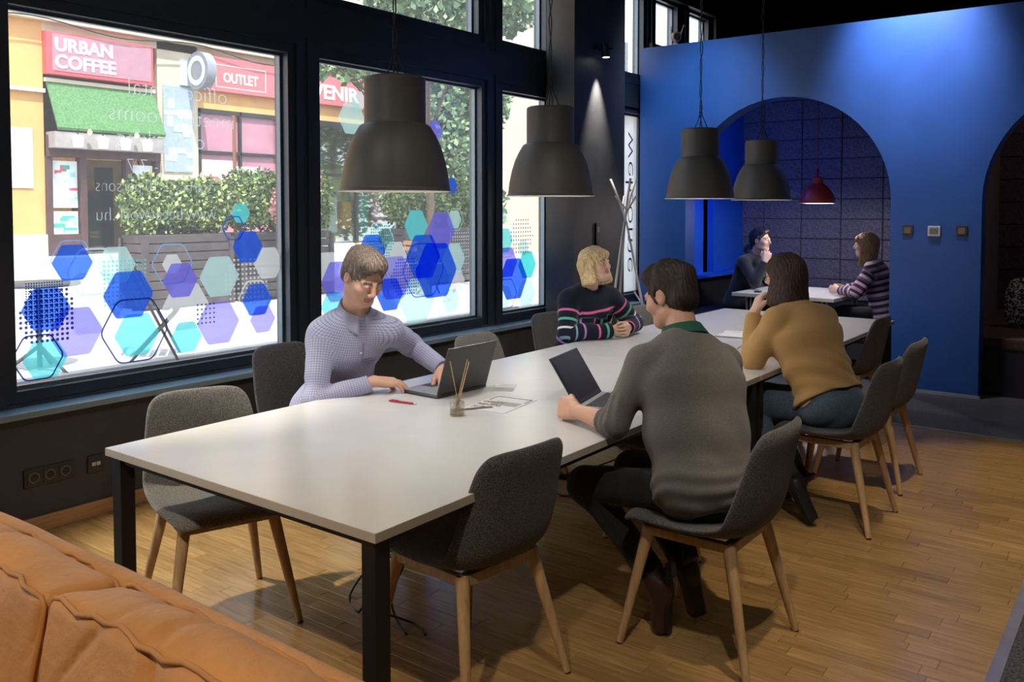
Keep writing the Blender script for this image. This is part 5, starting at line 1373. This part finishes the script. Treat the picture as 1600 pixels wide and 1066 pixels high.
# --- man in the checked shirt
def collar(color, hgt=.034, r=.066, spread=.022, gap=.55, name='collar', drop=.0):
    def f(i):
        N, up, X, Yf, s = i['N'], i['up'], i['X'], i['Yf'], i['sc']; b = MB(); n = 28; rows = []
        ax = nv(i['Hp'](0,-.02,-.06)-N)
        for q, (rr, zz) in enumerate(((r,-.018),(r*.97,.012),(r*.95,hgt),(r*1.06,hgt+.002),(r*1.28,.006-drop),(r*1.34,-.004-drop))):
            row = []
            for k in range(n+1):
                a = -PI+gap*.5*(1 if q < 3 else .8)+(2*PI-gap*(1 if q < 3 else .8))*k/n; a0 = a+PI/2*0
                fr = abs(a)/PI; pt = (.030*max(0,fr-.72)/.28 if q >= 4 else 0)
                d = -Yf*math.cos(a)+X*math.sin(a)
                row.append(tuple(N+d*rr*s*(1-.06*abs(math.sin(a)))+ax*(zz-pt*1.0-.012*fr)*s+Yf*.004))
            rows.append(row)
        vs = [p for r_ in rows for p in r_]; m_ = n+1
        b.add(vs, [(q*m_+k,q*m_+k+1,(q+1)*m_+k+1,(q+1)*m_+k) for q in range(5) for k in range(n)], color, True)
        o = b.build(name, i['root']); md = o.modifiers.new('s','SOLIDIFY'); md.thickness = .002; md.offset = 0
    return f
M_plk = mat('placket_cotton', (.30,.30,.46), .8, var=.05)
M_col = mat('pale_lilac_collar_cotton', (.36,.37,.52), .8, var=.05)
def ex1(i):
    collar(M_col, .042, .070, .022, .5, 'collar', .012)(i)
    b = MB(); N, P, up, X, Yf = i['N'], i['P'], i['up'], i['X'], i['Yf']
    shirt = [o for o in i['root'].children if o.name.startswith('shirt')][0]
    from mathutils.bvhtree import BVHTree
    me = shirt.data; bv = BVHTree.FromPolygons([v.co for v in me.vertices], [p.vertices[:] for p in me.polygons])
    def hit(t, x=0.0):
        c = Vector(P+(N-P)*t+X*x); h_ = bv.ray_cast(c+Vector(Yf)*.5, -Vector(Yf)); return (h_[0], h_[1]) if h_[0] and (h_[0]-c).dot(Vector(Yf)) < .20 else None
    vs = []; fs = []
    for k in range(30):
        t = .86-.34*k/29; L_ = hit(t,-.013); R_ = hit(t,.013)
        if not (L_ and R_): break
        vs += [L_[0]+Vector(Yf)*.0025, R_[0]+Vector(Yf)*.0025]
    for k in range(len(vs)//2-1): fs.append((2*k,2*k+1,2*k+3,2*k+2))
    pk = MB().add(vs, fs, M_plk, True).build('placket', i['root']); md = pk.modifiers.new('s','SOLIDIFY'); md.thickness = .003; md.offset = 0
    for k in range(3):
        q = hit(.78-.11*k)
        if q: n_ = Vector(Yf); b.tube(q[0]+n_*.003, q[0]+n_*.0065, .0055, .005, M_let, 12)
    b.build('button', i['root'])['kind'] = 'stuff'
def fold1(Xg,Yg,Zg,P,N,elR,elL,wrR,wrL,X,Yf,up):
    out = 0
    for el in (elR,elL):
        d = np.sqrt((Xg-el[0])**2+(Yg-el[1])**2+(Zg-el[2])**2); out = out+.006*np.sin(d*85+2*_noise((Xg,Yg,Zg),20,4))*np.exp(-(d/.11)**2)
    return out
ZC = .785
person('grey-haired man in a pale blue checked shirt typing on the grey laptop', (-3.38,2.98,0), -R90-.28,
    dict(pelvis=(-3.37,2.95,.60), neck=(-3.075,2.845,1.118), head=(-2.985,2.815,1.292), shR=(-3.185,2.735,1.020), shL=(-3.005,3.00,1.020), wrR=(-2.965,2.86,.800), wrL=(-2.86,3.235,.810), poleR=(-3.25,2.50,.72), poleL=(-3.1,3.6,.7),
         knR=(-2.90,2.86,.56), anR=(-2.95,2.88,.10), toR=(-2.76,2.85,.04), knL=(-2.90,3.10,.56), anL=(-3.0,3.15,.10), toL=(-2.82,3.16,.04)),
    sc=1.08, h=.0045, skin=SK1, top=T_check, pants=M_jean_d, shoe=M_bootk, hair=H_grey, hairfn=hair_short(), head_dir=(.90,-.20,-.52), head_up=(.42,-.05,1), gaze=(.8,.05,-.9), foldfn=fold1, lid=1.0, clump=.0055,
    handR=dict(d=(.55,.80,-.10), n=(-.1,.1,-1), t=(-1,.3,0), curl=(.32,.36,.38,.40)), handL=dict(d=(.65,-.55,-.25), n=(-.1,-.1,-1), t=(-.6,-1,0), curl=(.45,.5,.5,.5)), extras=ex1, sleeve=(.93,.93), body_w=1.0, neck_cut=.07, seed=2, jaw=1.02)
# --- man in the grey sweater (seen from behind)
M_green = mat('dark_green_polo_collar', (.008,.085,.055), .8, var=.06)
def fold2(Xg,Yg,Zg,P,N,elR,elL,wrR,wrL,X,Yf,up):
    a = (Xg-P[0])*up[0]+(Yg-P[1])*up[1]+(Zg-P[2])*up[2]; out = .0045*np.sin(a*120+5.5*_noise((Xg,Yg,Zg),11,6))*np.exp(-((a+.01)/.075)**2)
    for el, wr in ((elR,wrR),(elL,wrL)):
        d_ = nv(wr-el); t = (Xg-el[0])*d_[0]+(Yg-el[1])*d_[1]+(Zg-el[2])*d_[2]; r = np.sqrt(np.maximum((Xg-el[0])**2+(Yg-el[1])**2+(Zg-el[2])**2-t*t,0))
        out = out+.006*np.sin(t*170+2.5*_noise((Xg,Yg,Zg),22,8))*np.exp(-((t-.02)/.07)**2)*(r < .12)
    return out
def ex2(i):
    collar(M_green, .062, .073, .03, .5, 'polo_collar', -.020)(i)
person('man in a grey sweater with green collar, his back to the camera', (-1.38,3.02,0), R90-.42,
    dict(pelvis=(-1.35,2.99,.575), neck=(-1.50,3.125,1.095), head=(-1.60,3.185,1.258), shL=(-1.585,2.945,1.025), shR=(-1.425,3.310,.990), elL=(-1.665,2.855,.795), wrL=(-1.895,2.945,.795), elR=(-1.485,3.435,.80), wrR=(-1.72,3.43,.795),
         knL=(-1.86,2.97,.50), anL=(-1.53,2.95,.20), toL=(-1.50,2.93,.035), knR=(-1.82,3.27,.50), anR=(-1.50,3.12,.22), toR=(-1.44,3.10,.05)),
    sc=1.06, h=.005, skin=SK3, top=T_grey, pants=M_jean_d, shoe=M_boot, hair=H_dark, hairfn=hair_short(1.06, -.075), head_dir=(-.93,.12,-.30), head_up=(-.28,.05,1), gaze=(-1,.1,-.6), foldfn=fold2, clump=.0075,
    handL=dict(d=(-.92,.30,.0), n=(.25,.95,-.25), t=(0,.1,1), curl=(1.25,1.3,1.35,1.4), thumb=(.3,.9)), handR=dict(d=(-.9,-.2,-.1), n=(0,0,-1), t=(0,-1,0), curl=.35), extras=ex2, sleeve=(.30,.55), body_w=1.22, belly=.015, armr=1.08, seed=5, infl=.012)
# --- woman in the mustard sweater (seen from behind)
def fold3(Xg,Yg,Zg,P,N,elR,elL,wrR,wrL,X,Yf,up):
    a = (Xg-P[0])*up[0]+(Yg-P[1])*up[1]+(Zg-P[2])*up[2]; x = (Xg-P[0])*X[0]+(Yg-P[1])*X[1]+(Zg-P[2])*X[2]
    return .0045*np.sin((a+x*.4)*80+5.0*_noise((Xg,Yg,Zg),9,12))*np.exp(-((a-.13)/.13)**2)
def ex3(i):
    b = MB(); 
    for s_ in (-1,1):
        n = 20; c = i['Hp'](s_*.033,.100,.002); R = i['R']
        b.path([tuple(c+R@np.array([.024*math.cos(2*PI*k/n),0,.019*math.sin(2*PI*k/n)])) for k in range(n+1)], .0016, M_blk, 6)
        b.path([tuple(i['Hp'](s_*.057,.098,.006)), tuple(i['Hp'](s_*.075,.04,.008)), tuple(i['Hp'](s_*.076,-.005,.006))], .0016, M_blk, 6)
    b.build('glasses', i['root'])
person('woman with brown bobbed hair in a mustard sweater and jeans, leaning on the far table', (-1.42,4.68,0), R90-.42,
    dict(pelvis=(-1.40,4.66,.575), neck=(-1.615,4.74,1.065), head=(-1.70,4.775,1.235), shL=(-1.675,4.585,1.005), shR=(-1.52,4.89,.995), elL=(-1.80,4.575,.79), wrL=(-1.835,4.70,1.035), wrR=(-1.93,5.05,.79), poleR=(-1.5,5.3,.7),
         knL=(-1.85,4.60,.54), anL=(-1.52,4.42,.22), toL=(-1.42,4.40,.05), knR=(-1.84,4.86,.54), anR=(-1.60,4.75,.15), toR=(-1.68,4.75,.03)),
    sc=1.04, fem=True, h=.005, skin=SK2, top=T_must, pants=M_jean_b, shoe=M_bootk, hair=H_brown, hairfn=hair_bob(.135, False, flare=.016), head_dir=(-.90,.10,-.10), head_up=(-.12,.02,1), gaze=(-1,.1,-.1), foldfn=fold3, hem=-.035, pw=1.17,
    handL=dict(d=(.15,.35,.9), n=(.6,.6,-.2), t=(.7,-.3,.2), curl=(.7,.8,.9,.9)), handR=dict(d=(-.9,.2,0), n=(0,0,-1), t=(0,-1,0), curl=.3), extras=ex3, sleeve=(.93,.93), body_w=1.22, belly=.012, armr=1.15, seed=8, infl=.018, cutn=(0,.1,1))
# --- blonde woman in the striped jumper
person('blonde woman in a navy jumper with thin coloured stripes, hands clasped on the table', (-3.24,5.08,0), -R90-.30,
    dict(pelvis=(-3.27,5.10,.58), neck=(-3.125,5.005,1.075), head=(-3.045,4.975,1.232), shR=(-3.175,4.845,1.005), shL=(-3.045,5.165,1.005), elR=(-3.13,4.755,.80), wrR=(-2.955,5.045,.795), elL=(-2.965,5.36,.82), wrL=(-2.915,5.17,.80),
         knR=(-2.80,5.0,.55), anR=(-2.85,5.0,.10), toR=(-2.66,4.97,.04), knL=(-2.80,5.25,.55), anL=(-2.88,5.28,.10), toL=(-2.70,5.30,.04)),
    sc=1.03, fem=True, h=.0045, skin=SK2, top=T_str, pants=M_jean_d, shoe=M_bootk, hair=H_blond, hairfn=hair_bob(.105, True, flare=.006), head_dir=(.93,-.10,.20), head_up=(-.2,0,1), gaze=(.9,.25,.35), brow=H_lbr,
    yoke=.455, handR=dict(d=(.75,.55,.0), n=(-.3,.75,-.1), t=(-.1,0,1), curl=(.75,.8,.85,.9)), handL=dict(d=(.45,-.85,.0), n=(-.65,-.45,-.1), t=(0,0,1), curl=(.7,.75,.8,.85)), sleeve=(.95,.95), body_w=1.16, belly=.008, armr=1.15, seed=12, infl=.018, cutn=(0,.3,1), jaw=1.02)
# --- the two in the booth
def ex5(i):
    S = SDF(i['N']-.2, i['N']+.2, .008); N, up, X, Yf = i['N'], i['up'], i['X'], i['Yf']
    for k in range(9):
        a0 = -2.3+4.6*k/9; a1 = -2.3+4.6*(k+1)/9
        f = lambda a: N-Yf*math.cos(a)*.095+X*math.sin(a)*.10+up*(.045-.045*(abs(a)/2.3)**2)-Yf*.01
        S.cap(f(a0), f(a1), .034, .034, .02)
    link('hood', S.mesh('hood', [T_hood], smooth=2), i['root'])
person('dark-haired man in a navy hooded top, hand at chin, in the booth', (-3.72,9.3,0), -R90-.15,
    dict(pelvis=(-3.82,9.32,.57), neck=(-3.62,9.25,1.09), head=(-3.545,9.215,1.262), wrR=(-3.43,9.06,1.04), wrL=(-3.42,9.50,.80), elR=(-3.52,8.98,.83), elL=(-3.62,9.62,.80),
         knR=(-3.38,9.2,.55), anR=(-3.38,9.2,.10), toR=(-3.2,9.18,.04), knL=(-3.38,9.44,.55), anL=(-3.4,9.46,.10), toL=(-3.22,9.46,.04)),
    sc=1.05, h=.007, hc=.010, skin=SK2, top=T_hood, pants=M_jean_d, shoe=M_bootk, hair=H_blk, hairfn=hair_short(.97), head_dir=(.90,-.10,.02), gaze=(1,-.1,0),
    handR=dict(d=(.1,.3,.9), n=(-.3,.8,-.1), t=(-.8,0,.3), curl=.8), handL=dict(d=(.9,-.3,-.1), n=(0,0,-1), t=(0,-1,0), curl=.4), extras=ex5, sleeve=(.95,.95), infl=.022, body_w=1.1, seed=20)
person('woman with long light brown hair and plum striped top in the booth', (-2.24,9.02,0), R90+.12,
    dict(pelvis=(-2.20,9.03,.58), neck=(-2.315,9.00,1.075), head=(-2.385,8.975,1.245), wrR=(-2.60,9.06,.80), wrL=(-2.60,8.86,.80), elL=(-2.40,8.72,.80), elR=(-2.38,9.25,.82),
         knR=(-2.64,9.12,.55), anR=(-2.60,9.12,.10), toR=(-2.8,9.12,.04), knL=(-2.64,8.92,.55), anL=(-2.60,8.92,.10), toL=(-2.8,8.92,.04)),
    sc=1.04, fem=True, h=.007, hc=.010, skin=SK2, top=T_pur, pants=M_jean_d, shoe=M_bootk, hair=H_lbr, hairfn=hair_bob(.19, True, flare=.008), head_dir=(-.95,-.12,.0), gaze=(-1,0,0),
    handR=dict(d=(-.9,-.4,.0), n=(.2,-.8,-.2), t=(0,0,1), curl=.6), handL=dict(d=(-.9,.3,.05), n=(.2,.8,-.2), t=(0,0,1), curl=.45), sleeve=(.95,.95), infl=.018, body_w=1.12, armr=1.12, seed=26)
# ------------------------------------------------------------------ booth furniture
bt = thing('booth_table', (-3.05,9.12,0), -.05, 'small white table in the felt-lined booth between the two seated people', 'table')
MB().box((-.53,-.56,.705),(.53,.56,.74),M_edge,.002).add([(-.528,-.558,.7403),(.528,-.558,.7403),(.528,.558,.7403),(-.528,.558,.7403)],[(0,1,2,3)],M_top).build('tabletop', bt)
M_pleg = mat('pale_metal_leg', (.50,.46,.42), .4, metal=.3, var=.05)
for sx in (-1,1):
    for sy in (-1,1):
        MB().tube((sx*.42,sy*.44,.705),(sx*.38,sy*.47,0),.010,.009,M_pleg,8).tube((sx*.37,sy*.44,.705),(sx*.38,sy*.47,0),.010,.009,M_pleg,8).build('leg', bt)
M_bench = mat_fabric('plum_black_bench_cloth', (.012,.010,.016), (.03,.025,.035), scale=120, big=.15)
for x0, x1, lb in ((-4.36,-3.62,'dark upholstered bench under the man in the navy hooded top'),(-2.42,-1.76,'dark upholstered bench under the woman in the plum striped top')):
    t = thing('booth_bench', ((x0+x1)/2,9.55,0), 0, lb, 'bench'); w_ = (x1-x0)/2
    MB().box((-w_,-1.05,.02),(w_,1.28,.34),one_d,.01).build('base', t); MB().box((-w_,-1.06,.34),(w_,1.28,.46),M_bench,.03).build('seat_cushion', t)
ph = thing('phone', (-3.40,8.78,.7405), .3, 'dark phone lying on the booth table near the man', 'phone'); MB().box((-.036,-.075,0),(.036,.075,.009),M_blackp,.004).build('body', ph); MB().box((-.033,-.07,.009),(.033,.07,.0095),M_scr).build('screen', ph)
rb = thing('booth_bench', (-.25,9.5,0), 0, 'brown bench filling the right-hand arch, a patterned cushion on it', 'bench')
MB().box((-1.22,-1.06,.0),(1.2,1.38,.40),one_d,.005).build('base', rb); MB().box((-1.22,-1.07,.40),(1.2,1.38,.50),mat_fabric('brown_bench_cloth',(.05,.03,.025),(.10,.06,.05),scale=120),.02).build('seat_cushion', rb)
M_zeb = mat('black_white_print_cloth', (.03,.04,.06), .9, var=0); n_, l_2, b_2 = nodes_of(M_zeb)
tcz = n_.new('ShaderNodeTexCoord'); nz_ = n_.new('ShaderNodeTexNoise'); nz_.inputs['Scale'].default_value = 26; nz_.inputs['Detail'].default_value = 1; nz_.inputs['Distortion'].default_value = 2.0
l_2.new(tcz.outputs['Object'], nz_.inputs['Vector']); rz_ = n_.new('ShaderNodeValToRGB'); rz_.color_ramp.elements[0].position = .50; rz_.color_ramp.elements[1].position = .54
rz_.color_ramp.elements[0].color = (.012,.02,.04,1); rz_.color_ramp.elements[1].color = (.55,.55,.55,1); l_2.new(nz_.outputs['Fac'], rz_.inputs[0]); l_2.new(rz_.outputs[0], b_2.inputs['Base Color'])
def scatter_cushion(loc, eul, label, m):
    S = SDF((-.28,-.12,-.28),(.28,.12,.28),.012); S.box((0,0,0),(.225,.03,.215),.03,puff=.055); S.disp(lambda X,Y,Z: .006*_noise((X,Y,Z),14,3))
    o = link('cushion', S.mesh('cushion', [m], smooth=2), None, loc); o.rotation_euler = eul; tag(o, label, 'cushion')
scatter_cushion((-.95,9.35,.72), (-.30,.10,.25), 'black and white patterned cushion on the brown bench, nearest the blue pillar', M_zeb)
scatter_cushion((-.48,9.48,.72), (-.30,-.06,-.15), 'black and white patterned cushion on the brown bench, farther from the blue pillar', M_zeb)
